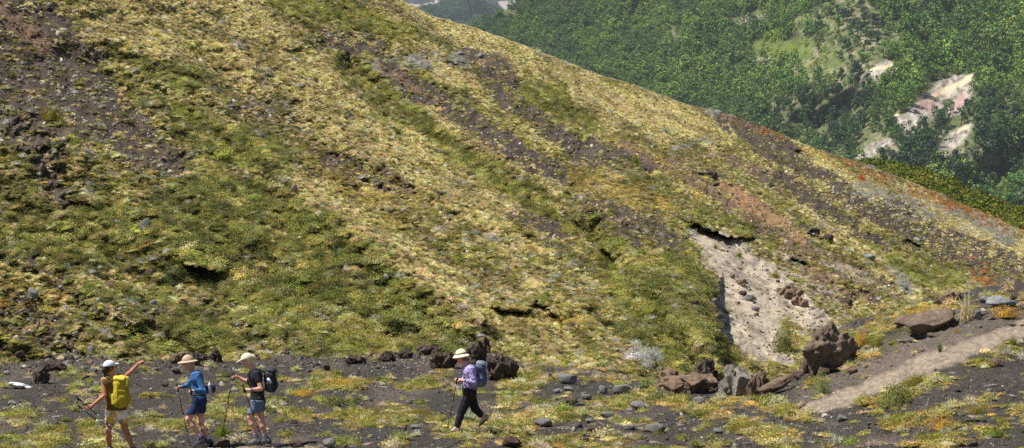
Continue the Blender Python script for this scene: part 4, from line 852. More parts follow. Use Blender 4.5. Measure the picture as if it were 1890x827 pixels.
# on the hillside
for x, y, ww, hh, kd, lb in ((268, 428, 26, 32, 'grey', 'tall grey boulder standing in the green scrub'), (60, 554, 26, 28, 'grey', 'dark sided grey boulder low on the left'), (208, 526, 15, 13, 'pale', 'whitish stone on the lower left slope'), (283, 566, 18, 16, 'pale', 'pinkish square stone on the lower left slope'),
                             (1311, 330, 34, 18, 'dark', 'dark rock above the orange scree'), (1322, 345, 16, 10, 'dark', 'small dark rock under the dark rock above the orange scree'), (1400, 360, 18, 9, 'dark', 'small dark rock at the left rim of the orange scree'), (1505, 432, 28, 16, 'dark', 'dark rock below the orange scree'),
                             (1530, 444, 26, 16, 'dark', 'dark rock right of the dark rock below the orange scree'), (1602, 480, 44, 14, 'lichen', 'lichen crusted rock band in the right slope'), (1690, 450, 36, 14, 'lichen', 'white streaked rock band high in the right slope'), (1560, 566, 40, 18, 'dark', 'dark double rock near the bottom of the right slope'),
                             (1472, 282, 22, 12, 'dark', 'dark rock just under the crest at the right'), (1455, 552, 44, 22, 'bcrag', 'brown crag in the middle of the sand slide'), (1480, 566, 26, 16, 'bcrag', 'smaller brown crag right below the crag in the sand slide'),
                             (1384, 556, 28, 16, 'grey', 'grey rock in the pile on the sand slide'), (1368, 526, 24, 14, 'brown', 'reddish rock on top of the pile on the sand slide'), (1372, 546, 20, 12, 'dark', 'dark rock in the pile on the sand slide'), (1394, 574, 20, 12, 'grey', 'lowest grey rock of the pile on the sand slide'),
                             (1352, 514, 12, 8, 'dark', 'small dark stone left of the pile on the sand slide'), (850, 104, 22, 12, 'lichen', 'grey rock below the upper crest'), (888, 108, 16, 14, 'lichen', 'pale lichen covered rock right of the grey rock below the upper crest'),
                             (125, 356, 14, 8, 'pale', 'pale flat stone on the left slope'), (1335, 440, 18, 12, 'dark', 'dark stone under the turf edge of the sand slide'), (14, 16, 14, 8, 'pale', 'pale stone in the top left corner'), (44, 22, 18, 10, 'lichen', 'greenish pale stone near the top left corner'), (990, 250, 14, 8, 'pale', 'pale stone in the upper dark scree'),
                             (1212, 666, 34, 20, 'lichen', 'silvery rock at the foot of the green rib')):
    rock(x, y, ww, hh, kd, lb, 'h')
# smaller rocks nothing sets apart
rg = random.Random(3)
def many(n, box, kinds, wr, label, on):
    for _ in range(n):
        x = rg.uniform(box[0], box[2]); y = rg.uniform(box[1], box[3]); ww = wr[0] * (wr[1] / wr[0]) ** (rg.random() ** 1.5)
        if on == 'g' and (segdist(x, y, Z_PATH) < 1.3 or y < np.interp(x, GSKY_X, GSKY_Y) + 3): continue
        rock(x, y, ww, ww * rg.uniform(.45, .7), rg.choice(kinds), label, on, group=label)
many(34, (960, 705, 1340, 822), ('grey', 'grey', 'lichen', 'dark'), (8, 26), 'small grey rock among the mats right of the lone walker', 'g')
many(16, (0, 668, 330, 720), ('dark', 'grey', 'brown'), (8, 24), 'small dark rock in the rubble behind the leading walker', 'g')
many(20, (400, 690, 830, 822), ('grey', 'dark', 'grey'), (6, 16), 'small grey stone on the gravel between the walkers', 'g')
many(26, (1350, 690, 1880, 822), ('grey', 'brown', 'dark', 'pale'), (6, 18), 'small stone among the mats below the path', 'g')
many(14, (780, 640, 980, 700), ('crag', 'bcrag'), (10, 26), 'small lava rock around the dark crag', 'g')
many(34, (1310, 470, 1480, 620), ('dark', 'brown', 'grey'), (4, 14), 'small dark stone on the sand slide', 'h')
many(30, (0, 480, 300, 640), ('grey', 'pale', 'dark'), (6, 14), 'small grey stone on the lower left slope', 'h')
many(24, (0, 20, 300, 300), ('lichen', 'pale', 'grey'), (5, 11), 'small pale stone on the dark scree at the upper left', 'h')
# remnant of snow
sv, sf = rock_verts(4, 990, squash=(1, .8, .22), cuts=3, rough=.2, fine=.03)
snow = mesh_np('snow', sv, sf, flat_mat('old_snow', (.80, .80, .80), .6, .3, .10, 6, .4, 12), True)
p = surf(42, 716, 'g'); o = link('snow_patch', snow, None, label='small white patch of old snow left of the slanted lava', category='snow'); o.location = (p[0], p[1], p[2] + .02); o.scale = (.30, .32, .30); o.rotation_euler = (-.25, .25, 0)

# ---------------------------------------------------------------- plants that can be told apart
def plant_mat(name, col, trans=.22):
    m, t, b = new_mat(name); b.inputs['Roughness'].default_value = .75; b.inputs['Specular IOR Level'].default_value = .2
    a = t.nodes.new('ShaderNodeAttribute'); a.attribute_name = 'shade'; mx = t.nodes.new('ShaderNodeVectorMath'); mx.operation = 'MULTIPLY'; mx.inputs[1].default_value = col
    t.links.new(a.outputs['Color'], mx.inputs[0]); t.links.new(mx.outputs[0], b.inputs['Base Color'])
    tr = t.nodes.new('ShaderNodeBsdfTranslucent'); t.links.new(mx.outputs[0], tr.inputs[0]); ms = t.nodes.new('ShaderNodeMixShader'); ms.inputs[0].default_value = trans
    t.links.new(b.outputs[0], ms.inputs[1]); t.links.new(tr.outputs[0], ms.inputs[2]); t.links.new(ms.outputs[0], t.nodes['Material Output'].inputs[0]); return m
PM = dict(green=plant_mat('fresh_leaves', rgb(128, 138, 48)), dark=plant_mat('dark_leaves', rgb(88, 98, 50)), olive=plant_mat('olive_leaves', rgb(134, 126, 48)), ochre=plant_mat('ochre_leaves', rgb(196, 156, 62)), grey=plant_mat('grey_green_leaves', rgb(126, 128, 72)),
          red=plant_mat('red_leaves', rgb(206, 62, 34)), straw=plant_mat('straw_blades', rgb(224, 204, 158)), sage=plant_mat('sage_blades', rgb(148, 156, 92)), silver=plant_mat('silver_leaves', rgb(190, 190, 184)), white=plant_mat('white_petals', (.8, .8, .76)))
def plant(px, py, w, h, kind, col, name, label, category, on='g', group=None):
    p = surf(px, py, on); sc = p[1] / F_PX; W, Hh = w * sc / 2, h * sc
    if kind == 'bush': me = make_shrub(int(px), 1900, 1.0, .030, PM[col]); zs = Hh
    elif kind == 'mat': me = make_mat(int(px), 1700, 1.0, PM[col], .027); zs = Hh
    elif kind == 'twigs': me = blades(170, 1, .8, .018, .10, PM[col], int(px)); zs = Hh
    else: me = blades(170, 1, 1.05, .012, .45, PM[col], int(px)); zs = Hh * 1.1
    o = link(name, me, None, label=label, category=category, group=group); o.location = p; o.scale = (W, W, zs); o.rotation_euler = (0, 0, px); return o
for a in ((410, 806, 34, 28, 'bush', 'green', 'bush', 'round bright green bush between the two hikers with poles', 'bush'),
          (1655, 748, 66, 44, 'bush', 'grey', 'bush', 'large grey green bush below the path', 'bush'), (1690, 712, 44, 26, 'bush', 'olive', 'bush', 'olive bush just above the large grey green bush', 'bush'),
          (1516, 730, 32, 44, 'bush', 'sage', 'bush', 'upright sage bush at the start of the path', 'bush'), (1196, 716, 76, 30, 'grass', 'sage', 'grass_clump', 'spiky sage green grass clump under the green rib', 'grass'),
          (1784, 596, 60, 66, 'grass', 'straw', 'grass_clump', 'tall pale straw clump on the bank above the path', 'grass'), (1862, 538, 40, 34, 'grass', 'straw', 'grass_clump', 'pale straw clump near the top right of the path', 'grass'),
          (1702, 588, 56, 26, 'mat', 'ochre', 'cushion_plant', 'ochre cushion above the long smooth slab', 'cushion plant'), (1856, 584, 66, 22, 'mat', 'ochre', 'cushion_plant', 'rusty ochre cushion below the blue grey rock', 'cushion plant'),
          (1588, 640, 40, 30, 'mat', 'ochre', 'cushion_plant', 'ochre cushion right of the big boulder', 'cushion plant'), (1618, 640, 40, 22, 'mat', 'olive', 'cushion_plant', 'olive cushion beside the ochre one near the big boulder', 'cushion plant'),
          (1380, 790, 80, 16, 'mat', 'olive', 'cushion_plant', 'long olive moss bank in the right foreground', 'cushion plant'), (1440, 806, 70, 16, 'mat', 'olive', 'cushion_plant', 'olive moss bank right of the long one', 'cushion plant'),
          (630, 712, 100, 14, 'mat', 'ochre', 'cushion_plant', 'golden moss bank behind the black backpack', 'cushion plant'), (560, 730, 60, 12, 'mat', 'ochre', 'cushion_plant', 'small golden moss bank next to the black backpack', 'cushion plant'),
          (690, 764, 50, 16, 'mat', 'olive', 'cushion_plant', 'left olive cushion in the middle of the gravel', 'cushion plant'), (770, 764, 70, 14, 'mat', 'olive', 'cushion_plant', 'long olive cushion left of the lone walker', 'cushion plant'),
          (300, 756, 24, 16, 'grass', 'straw', 'grass_clump', 'pale grass tuft left of the front pole', 'grass'), (146, 780, 26, 14, 'grass', 'straw', 'grass_clump', 'pale grass tuft left of the leading walker', 'grass'), (45, 758, 26, 10, 'grass', 'straw', 'grass_clump', 'flat pale tuft near the left edge', 'grass'),
          (1735, 650, 24, 26, 'twigs', 'sage', 'bush', 'thin twiggy bush at the lower edge of the path', 'bush'), (1870, 640, 28, 26, 'twigs', 'sage', 'bush', 'thin twiggy bush at the right edge of the path', 'bush'), (1450, 780, 20, 20, 'twigs', 'straw', 'bush', 'dead twigs near the olive moss bank', 'bush'),
          (1650, 790, 60, 20, 'mat', 'olive', 'cushion_plant', 'olive cushion under the large grey green bush', 'cushion plant'), (1740, 792, 70, 24, 'mat', 'ochre', 'cushion_plant', 'ochre cushion at the lower right', 'cushion plant'), (1800, 762, 60, 18, 'mat', 'olive', 'cushion_plant', 'olive cushion at the lower right', 'cushion plant')):
    plant(*a)
for a in ((95, 220, 44, 26, 'bush', 'olive', 'bush', 'lone olive bush on the dark scree', 'bush'), (262, 202, 30, 22, 'bush', 'sage', 'bush', 'sage bush at the edge of the dark scree', 'bush'), (325, 528, 54, 46, 'bush', 'dark', 'bush', 'dark bush left of the red earth hollow', 'bush'),
          (1172, 302, 20, 18, 'bush', 'green', 'bush', 'round green bush on the upper right slope', 'bush'), (1590, 333, 13, 10, 'bush', 'red', 'bush', 'bright red flowering bush under the right crest', 'bush'), (1448, 650, 52, 50, 'bush', 'grey', 'bush', 'large grey green bush at the foot of the sand slide', 'bush'),
          (1364, 474, 14, 12, 'bush', 'green', 'bush', 'small green bush on the upper sand slide', 'bush'), (1320, 458, 10, 8, 'bush', 'green', 'bush', 'tiny green bush at the upper left of the sand slide', 'bush'), (1430, 512, 22, 12, 'bush', 'olive', 'bush', 'olive bush on the right of the sand slide', 'bush'),
          (1130, 482, 26, 36, 'bush', 'dark', 'bush', 'dark bush at the top of the green rib', 'bush'), (30, 300, 30, 18, 'bush', 'olive', 'bush', 'olive bush near the left edge', 'bush'), (140, 268, 26, 14, 'bush', 'green', 'bush', 'small green bush low in the dark scree', 'bush'),
          (1198, 668, 50, 30, 'bush', 'silver', 'bush', 'silver leaved bush at the foot of the green rib', 'bush'), (308, 468, 16, 10, 'bush', 'white', 'bush', 'white flowering bush above the red earth hollow', 'bush'), (616, 470, 18, 22, 'bush', 'white', 'bush', 'white flowering bush in the middle of the green slope', 'bush'), (638, 500, 10, 12, 'bush', 'white', 'bush', 'smaller white flowering bush right of the other', 'bush')):
    plant(*a, on='h')

def unit(a): a = np.array(a, float); return a / np.linalg.norm(a)
def tone_mat(name, rough=.6, spec=.35, sss=0):
    m, t, b = new_mat(name); a = t.nodes.new('ShaderNodeAttribute'); a.attribute_name = 'tone'; t.links.new(a.outputs['Color'], b.inputs['Base Color']); b.inputs['Roughness'].default_value = rough; b.inputs['Specular IOR Level'].default_value = spec
    if sss: b.inputs['Subsurface Weight'].default_value = sss; b.inputs['Subsurface Radius'].default_value = (.02, .008, .005); b.inputs['Subsurface Scale'].default_value = .5
    return m
M_SKIN = tone_mat('skin', .5, .4, 0); M_TONE = tone_mat('printed_cloth', .85, .2)

class Figure:
    """joints are read off the photograph; the third number is how far the joint lies behind the figure's plane (m)"""
    def __init__(self, px0, py0, J, D=None):
        self.D = float(D if D else ground_D(np.array([px0]), np.array([py0]), 0)[0]); self.root = at(px0, py0, self.D); self.s = F_PX / self.D
        self.px0, self.py0 = px0, py0; self.J = {k: self.L(*v) for k, v in J.items()}
    def L(self, px, py, dy=0): return np.array([(px - self.px0) / self.s, dy, (self.py0 - py) / self.s])
    def grid(self, h, lo=None, hi=None, pad=.2):
        P = np.array(list(self.J.values())); return Solid(P.min(0) - pad if lo is None else lo, P.max(0) + pad if hi is None else hi, h)
    def hand(self, S, wrist, d, n, curl, thumb=1, point=False, sc=1.0):
        d = unit(d); n = unit(np.array(n) - d * (np.array(n) @ d)); sd = np.cross(d, n) * thumb
        kn = [wrist + d * (.085 if i in (1, 2) else .078) * sc + sd * (.030 - .020 * i) * sc for i in range(4)]
        for i, k in enumerate(kn): S.cone(wrist + sd * (.016 - .010 * i) * sc, k, .016, .0125, .008)
        for i, k in enumerate(kn):
            ls = [(.040, .026, .020), (.045, .030, .022), (.041, .028, .021), (.032, .021, .018)][i]; ang = 0; p = k; c = curl
            if point: c = .12 if i < 2 else .35
            spread = sd * (.10 - .07 * i)
            for j, l in enumerate(ls):
                ang += c * (1.0 if j else .8); q = p + (d * math.cos(ang) + n * math.sin(ang) + spread * (1 if point else .3)) * l * sc; S.cone(p, q, .0095 - .0008 * j, .0088 - .0008 * j, .003); p = q
        t0 = wrist + d * .028 * sc + sd * .026 * sc; t1 = t0 + unit(d * .55 + sd * .9 + n * .35) * .038 * sc; t2 = t1 + unit(d * .8 + sd * .15 + n * (.7 if not point else .2)) * .030 * sc
        S.cone(wrist + d * .01, t1, .016, .0115, .006); S.cone(t1, t2, .0108, .009, .003)
    def head(self, S, c, fwd, up, sc=1.0):
        fwd = unit(fwd); up = unit(np.array(up) - fwd * (np.array(up) @ fwd)); sd = np.cross(up, fwd); B = np.stack([fwd, sd, up]); o = lambda a, b_, u: c + (fwd * a + sd * b_ + up * u) * sc
        S.ell(o(-.008, 0, .020), np.array((.092, .074, .092)) * sc, B, .01); S.ell(o(.018, 0, -.035), np.array((.068, .058, .078)) * sc, B, .02)
        S.ell(o(.060, 0, -.098), np.array((.022, .022, .020)) * sc, B, .02)                    # chin
        S.cone(o(.084, 0, .008), o(.108, 0, -.026), .009, .0135, .012)                        # nose
        S.cone(o(.078, -.035, .026), o(.078, .035, .026), .012, .012, .02)                     # brow
        S.cone(o(.078, -.016, -.058), o(.078, .016, -.058), .0095, .0095, .010)                # lips
        for e in (-1, 1):
            S.ell(o(.086, e * .030, .006), np.array((.016, .017, .011)) * sc, B, 0, 'cut'); S.ell(o(.074, e * .030, .006), np.array((.013, .013, .012)) * sc, B, .002)
            S.ell(o(.056, e * .045, -.025), np.array((.02, .018, .02)) * sc, B, .02); S.ell(o(-.008, e * .077, -.006), np.array((.018, .008, .030)) * sc, B, .006)
        self.hc, self.hB = c, B
    def skin_tone(self, base, lip, shade=1.0):
        def fn(v):
            q = (v - self.hc) @ self.hB.T; col = np.tile(np.array(base), (len(v), 1)) * (.94 + .12 * fbm(v[:, 0] * 14, v[:, 2] * 14 + v[:, 1] * 9, 77, 3))[:, None]
            l = (np.abs(q[:, 2] + .058) < .010) & (np.abs(q[:, 1]) < .024) & (q[:, 0] > .07); col[l] = lip
            for e in (-1, 1):
                r = np.hypot(q[:, 1] - e * .030, q[:, 2] - .006); m = (q[:, 0] > .05); col[m & (r < .013)] = (.75, .72, .68); col[m & (r < .007)] = (.03, .02, .015)
                col[m & (np.abs(q[:, 2] - .030) < .005) & (np.abs(np.abs(q[:, 1]) - .030) < .018)] = np.array(base) * .45
            return col
        return fn
    def leg(self, S, hip, kn, an, heel, toe, fat=1.0, add=0.0, foot=True):
        S.cone(hip, kn, .080 * fat + add, .053 * fat + add, .03); S.cone(kn, kn + (an - kn) * .35, .050 * fat + add, .056 * fat + add, .02); S.cone(kn + (an - kn) * .35, an, .055 * fat + add, .034 * fat + add, .02)
        if foot: toe = heel + (toe - heel) * .7; S.cone(heel + [0, 0, .035], toe + [0, 0, .025], .036, .030, .02); S.cone(an, heel + [0, 0, .035], .034, .036, .02)
    def arm(self, S, sh, el, wr, fat=1.0, add=0.0):
        S.cone(sh, el, .048 * fat + add, .038 * fat + add, .02); S.cone(el, el + (wr - el) * .3, .038 * fat + add, .039 * fat + add, .01); S.cone(el + (wr - el) * .3, wr, .038 * fat + add, .024 * fat + add, .01)
    def torso(self, S, add=0.0, waist=1.0, hips=True, k=.05):
        J = self.J; fwd = self.fwd; c = (J['shl'] + J['shr']) / 2; h = (J['hipl'] + J['hipr']) / 2; ax = unit(J['shl'] - J['shr'])
        S.cone(c + ax * .095 - [0, 0, .05], c - ax * .095 - [0, 0, .05], .098 + add, .098 + add, k, fwd, .92); mid = c * .45 + h * .55
        S.cone(c + ax * .06 - [0, 0, .08], mid + ax * .045, .10 + add, .092 * waist + add, k, fwd, .95); S.cone(c - ax * .06 - [0, 0, .08], mid - ax * .045, .10 + add, .092 * waist + add, k, fwd, .95)
        S.cone(mid + ax * .045, h + ax * .065 + [0, 0, .03], .092 * waist + add, .108 + add, k, fwd, .98); S.cone(mid - ax * .045, h - ax * .065 + [0, 0, .03], .092 * waist + add, .108 + add, k, fwd, .98)
        S.cone(c + ax * .10, c - ax * .10, .055 + add, .055 + add, k)
    def body(self, name_label, tone, lip, hands, fwd, hfwd, hup=(0, 0, 1), shoes=None, fat=1.0, h=.0075):
        self.fwd = unit(fwd); J = self.J; S = self.grid(h); self.torso(S)
        S.cone(J['neck'], J['head'] - np.array([0, 0, .03]), .056, .050, .03); self.head(S, J['head'], hfwd, hup)
        for sd in 'lr':
            self.arm(S, J['sh' + sd], J['el' + sd], J['wr' + sd], fat); self.leg(S, J['hip' + sd], J['kn' + sd], J['an' + sd], J['he' + sd], J['to' + sd], fat)
        for (w_, d, n, curl, th, pt) in hands: self.hand(S, J[w_], d, n, curl, th, pt)
        o = link('person', S.mesh('body', M_SKIN, self.skin_tone(tone, lip)), None, label=name_label, category='person'); o.location = self.root; self.o = o; return o
    def part(self, name, S, mat, colfn=None, parent=None, label=None):
        me = S.mesh(name, mat, colfn); q = link(name, me, parent or self.o, label=label); return q

def tube_mesh(name, pts, rad, mat, seg=8, parent=None, label=None):
    """a round bar through points with a radius at each"""
    pts = [Vector(p) for p in pts]; v = []; f = []
    for i, p in enumerate(pts):
        t = (pts[min(i + 1, len(pts) - 1)] - pts[max(i - 1, 0)]).normalized(); a = t.cross(Vector((.3, .5, .81))).normalized(); b = t.cross(a)
        for j in range(seg): an = 2 * math.pi * j / seg; v.append(tuple(p + (a * math.cos(an) + b * math.sin(an)) * (rad[i] if hasattr(rad, '__len__') else rad)))
    for i in range(len(pts) - 1):
        for j in range(seg): j2 = (j + 1) % seg; f.append((i * seg + j, i * seg + j2, (i + 1) * seg + j2, (i + 1) * seg + j))
    n = len(v); v += [tuple(pts[0]), tuple(pts[-1])]
    for j in range(seg): j2 = (j + 1) % seg; f.append((n, j2, j, j)); f.append((n + 1, n - seg + j, n - seg + j2, n - seg + j2))
    import bmesh
    bm = bmesh.new(); vs = [bm.verts.new(q) for q in v]
    for q in f:
        try: bm.faces.new([vs[i] for i in dict.fromkeys(q)])
        except ValueError: pass
    me = bpy.data.meshes.new(name); bm.to_mesh(me); bm.free(); me.materials.append(mat); me.polygons.foreach_set('use_smooth', [True] * len(me.polygons))
    return link(name, me, parent, label=label)
def ribbon(name, pts, width, thick, out, mat, parent):
    """a flat strap through points; 'out' is the way its broad side faces"""
    pts = [Vector(p) for p in pts]; v = []; f = []
    for i, p in enumerate(pts):
        t = (pts[min(i + 1, len(pts) - 1)] - pts[max(i - 1, 0)]).normalized(); o = Vector(out[i] if isinstance(out, list) else out); o = (o - t * o.dot(t)).normalized(); s = t.cross(o)
        for a, b in ((-1, -1), (1, -1), (1, 1), (-1, 1)): v.append(tuple(p + s * a * width / 2 + o * b * thick / 2))
    for i in range(len(pts) - 1):
        for j in range(4): j2 = (j + 1) % 4; f.append((i * 4 + j, i * 4 + j2, i * 4 + 4 + j2, i * 4 + 4 + j))
    n = len(v); f += [(3, 2, 1, 0), (n - 4, n - 3, n - 2, n - 1)]; return link(name, mesh_np(name, v, f, mat, False), parent)
M_BLACK = flat_mat('black_fabric', (.016, .016, .018), .7, .4, .2, 30); M_RUBBER = flat_mat('black_grip', (.02, .02, .02), .6, .4); M_RED = flat_mat('red_lacquer', rgb(112, 34, 34), .35, .5); M_ALU = flat_mat('black_shaft', (.03, .03, .032), .35, .5); M_STEEL = flat_mat('bare_metal', (.55, .55, .56), .3, .5, metal=.9)
def pole(fig, grip_top, tip, label, shaft_mats=(M_ALU, M_ALU), lower=None):
    """trekking pole: cork or rubber grip, strap, three sections with locks, basket and tip"""
    a, b = fig.L(*grip_top) + fig.root, fig.L(*tip) + fig.root; d = unit(b - a); Ln = np.linalg.norm(b - a)
    e = link('trekking_pole', None, None, label=label, category='trekking pole', group='trekking poles carried by the walkers'); e.location = b
    P = lambda t: a + d * Ln * t - b
    g = tube_mesh('grip', [P(0), P(.012), P(.03), P(.07), P(.12), P(.135)], [.012, .019, .016, .018, .0155, .011], M_RUBBER, 10, e)
    tube_mesh('upper_shaft', [P(.13), P(.45)], .0095, shaft_mats[0], 8, e); tube_mesh('lock', [P(.44), P(.45), P(.475), P(.485)], [.011, .015, .015, .010], M_RUBBER, 8, e)
    tube_mesh('middle_shaft', [P(.48), P(.72)], .0082, shaft_mats[1], 8, e); tube_mesh('lock', [P(.715), P(.72), P(.74), P(.745)], [.010, .0135, .0135, .009], M_RUBBER, 8, e)
    tube_mesh('lower_shaft', [P(.74), P(.96)], .007, lower or shaft_mats[1], 8, e); tube_mesh('basket', [P(.945), P(.95), P(.957), P(.96)], [.012, .030, .028, .010], M_RUBBER, 12, e); tube_mesh('tip', [P(.955), P(1)], [.008, .003], M_STEEL, 8, e)
    s0 = P(.02); ribbon('strap', [s0, s0 + [.02, -.03, -.02], s0 + [.03, -.035, -.07], s0 + [.012, -.025, -.12], s0 + [0, -.01, -.10]], .018, .003, (0, -1, .2), M_BLACK, e)
    return e
def hat_brim(S, c, B, r0, r1, r2, drop, thick=.004, fw=1.0):
    """brimmed hat: crown dome and a drooping brim"""
    fwd, sd, up = B
    for t in np.linspace(0, 2 * math.pi, 90, endpoint=False):
        dr = fwd * math.cos(t) * (1.18 * fw if math.cos(t) > 0 else 1.1) + sd * math.sin(t)
        S.cone(c + dr * r0, c + dr * r1 - up * drop, .011, .009, .006)

def yaw_basis(fwd, tilt=0.0):
    f = unit(fwd); up = np.array([0, 0, 1.0]); s = np.cross(up, f); f2 = f * math.cos(tilt) + up * math.sin(tilt); return np.stack([f2, s, np.cross(f2, s)])
def shoe(fig, an, he, to, mat, sole, top=.10, name='shoe', parent=None):
    lo = np.minimum(np.minimum(an, he), to) - .12; hi = np.maximum(np.maximum(an, he), to) + .14; S = Solid(lo, hi, .0065); f = unit(to - he)
    to = he + (to - he) * .78
    S.cone(he + [0, 0, .045], to - f * .02 + [0, 0, .036], .046, .040, .02); S.cone(an + unit(an - he) * (top - .10), he + [0, 0, .05], .045, .044, .02); S.cone(he + f * .06 + [0, 0, .07], to - f * .07 + [0, 0, .045], .044, .036, .02); S.plane(he + [0, 0, .012], (0, 0, -1) if abs(f[2]) < .25 else unit(np.cross(np.cross(f, (0, 0, 1)), f)) * -1)
    o = fig.part(name, S, mat)
    S = Solid(lo, hi, .0065); n = np.array([0, 0, 1.]) if abs(f[2]) < .25 else unit(np.cross(np.cross(f, (0, 0, 1)), f)); S.cone(he + n * .014, to + n * .014, .050, .046, .01, n, .42); fig.part('sole', S, sole, None, o); return o

def shirt_cloth(name, c1, c2, scale, check=False):
    m, t, b = new_mat(name); b.inputs['Roughness'].default_value = .85; b.inputs['Specular IOR Level'].default_value = .2; tc = t.nodes.new('ShaderNodeTexCoord')
    if check:
        br = t.nodes.new('ShaderNodeTexChecker'); br.inputs['Scale'].default_value = scale; br.inputs[1].default_value = (*c1, 1); br.inputs[2].default_value = (*c2, 1); mp = t.nodes.new('ShaderNodeMapping'); mp.inputs['Rotation'].default_value = (.5, .3, .6)
        t.links.new(tc.outputs['Object'], mp.inputs[0]); t.links.new(mp.outputs[0], br.inputs['Vector']); t.links.new(br.outputs[0], b.inputs['Base Color'])
    else:
        n = t.nodes.new('ShaderNodeTexVoronoi'); n.inputs['Scale'].default_value = scale; cr = t.nodes.new('ShaderNodeValToRGB'); cr.color_ramp.elements[0].position = .25; cr.color_ramp.elements[0].color = (*c2, 1); cr.color_ramp.elements[1].position = .42; cr.color_ramp.elements[1].color = (*c1, 1)
        t.links.new(tc.outputs['Object'], n.inputs['Vector']); t.links.new(n.outputs[0], cr.inputs[0]); t.links.new(cr.outputs[0], b.inputs['Base Color'])
    n2 = t.nodes.new('ShaderNodeTexNoise'); n2.inputs['Scale'].default_value = 16; bp = t.nodes.new('ShaderNodeBump'); bp.inputs['Strength'].default_value = .6; bp.inputs['Distance'].default_value = .02
    t.links.new(tc.outputs['Object'], n2.inputs['Vector']); t.links.new(n2.outputs[0], bp.inputs['Height']); t.links.new(bp.outputs[0], b.inputs['Normal']); return m

SKIN_PALE, SKIN_TAN = rgb(214, 160, 136), rgb(176, 116, 82)
F_LEFT = (-1, 0, 0)
# ---- leading walker seen from behind, yellow pack
def walker_pointing():
    F = Figure(216, 838, dict(head=(203, 677, 0), neck=(207, 692, 0), shl=(192, 700, -.03), shr=(226, 698, .06), ell=(196, 728, -.12), wrl=(174, 746, -.20), elr=(238, 688, .25), wrr=(248, 675, .40),
        hipl=(207, 763, -.02), hipr=(223, 763, .03), knl=(201, 794, -.08), knr=(231, 797, .10), anl=(202, 826, .02), anr=(246, 828, .0), hel=(206, 835, -.02), her=(250, 836, -.02), tol=(194, 837, .16), tor=(240, 838, .17)), 38.2)
    J = F.J; fwd = unit((-.30, .95, 0)); hf = unit((.78, .55, .12))
    o = F.body('walker in yellow shorts and pale cap pointing at the hillside with an outstretched arm', SKIN_TAN, rgb(160, 90, 80), [('wrl', (-.75, -.2, -.25), (.1, .9, -.3), 1.25, 1, False), ('wrr', (.62, .6, .42), (.1, .2, -1), .1, 1, True)], fwd, hf)
    S = F.grid(.009); F.torso(S, .014, .97); S.plane(J['neck'] - [0, 0, .045], (0, 0, 1)); S.plane((J['hipl'] + J['hipr']) / 2 + [0, 0, .06], (0, 0, -1)); S.wrinkle(.003, .06)
    F.part('tank_top', S, flat_mat('mustard_top', rgb(96, 78, 34), .85))
    S = F.grid(.009); F.torso(S, .016); [S.cone(J['hip' + q], J['kn' + q], .098, .082, .04) for q in 'lr']; S.plane((J['hipl'] + J['hipr']) / 2 + [0, 0, .07], (0, 0, 1)); S.plane(J['knl'] * .55 + J['hipl'] * .45 , (0, 0, -1)); S.wrinkle(.008, .07, 2)
    def print_(v):
        n = fbm(v[:, 0] * 15, v[:, 2] * 15 + v[:, 1] * 13, 801, 2); n2 = fbm(v[:, 0] * 15 + 30, v[:, 2] * 15 + v[:, 1] * 13, 802, 2); c = np.tile(rgb(214, 178, 84), (len(v), 1)); c = mixc(c, rgb(236, 226, 214), sstep(.52, .58, n)); c = mixc(c, rgb(112, 122, 160), sstep(.58, .62, n2)); return c
    F.part('shorts', S, M_TONE, print_)
    # cap and dark hair in a low bun
    c, B = F.hc, F.hB; S = Solid(c - .3, c + .3, .007); S.ell(c + B[2] * .012 - B[0] * .014, (.100, .084, .098), B, .01); S.ell(c - B[0] * .105 - B[2] * .03, (.045, .045, .05), B, .02); S.cone(c - B[0] * .09 - B[2] * .05, c - B[0] * .10 - B[2] * .15, .04, .02, .02); S.ell(c + B[0] * .085 - B[2] * .03, (.075, .09, .10), B, 0, 'cut'); S.wrinkle(.005, .02)
    F.part('hair', S, flat_mat('dark_hair', rgb(44, 28, 24), .6, .4, .3, 60))
    S = Solid(c - .3, c + .3, .007); S.ell(c + B[2] * .026 - B[0] * .006, (.110, .092, .100), B, 0); S.plane(c + B[2] * .030, -B[2]); S.cone(c + B[0] * .085 + B[2] * .040 - B[1] * .035, c + B[0] * .165 + B[2] * .034 - B[1] * .02, .012, .009, .01); S.cone(c + B[0] * .085 + B[2] * .040 + B[1] * .035, c + B[0] * .165 + B[2] * .034 + B[1] * .02, .012, .009, .01); S.cone(c + B[0] * .09 + B[2] * .046, c + B[0] * .175 + B[2] * .036, .013, .009, .02)
    F.part('cap', S, flat_mat('pale_cap', rgb(222, 226, 240), .8, .2))
    for q in 'lr': shoe(F, J['an' + q], J['he' + q], J['to' + q], flat_mat('trail_shoe', rgb(92, 92, 96), .8), M_RUBBER)
    return F
W1 = walker_pointing()
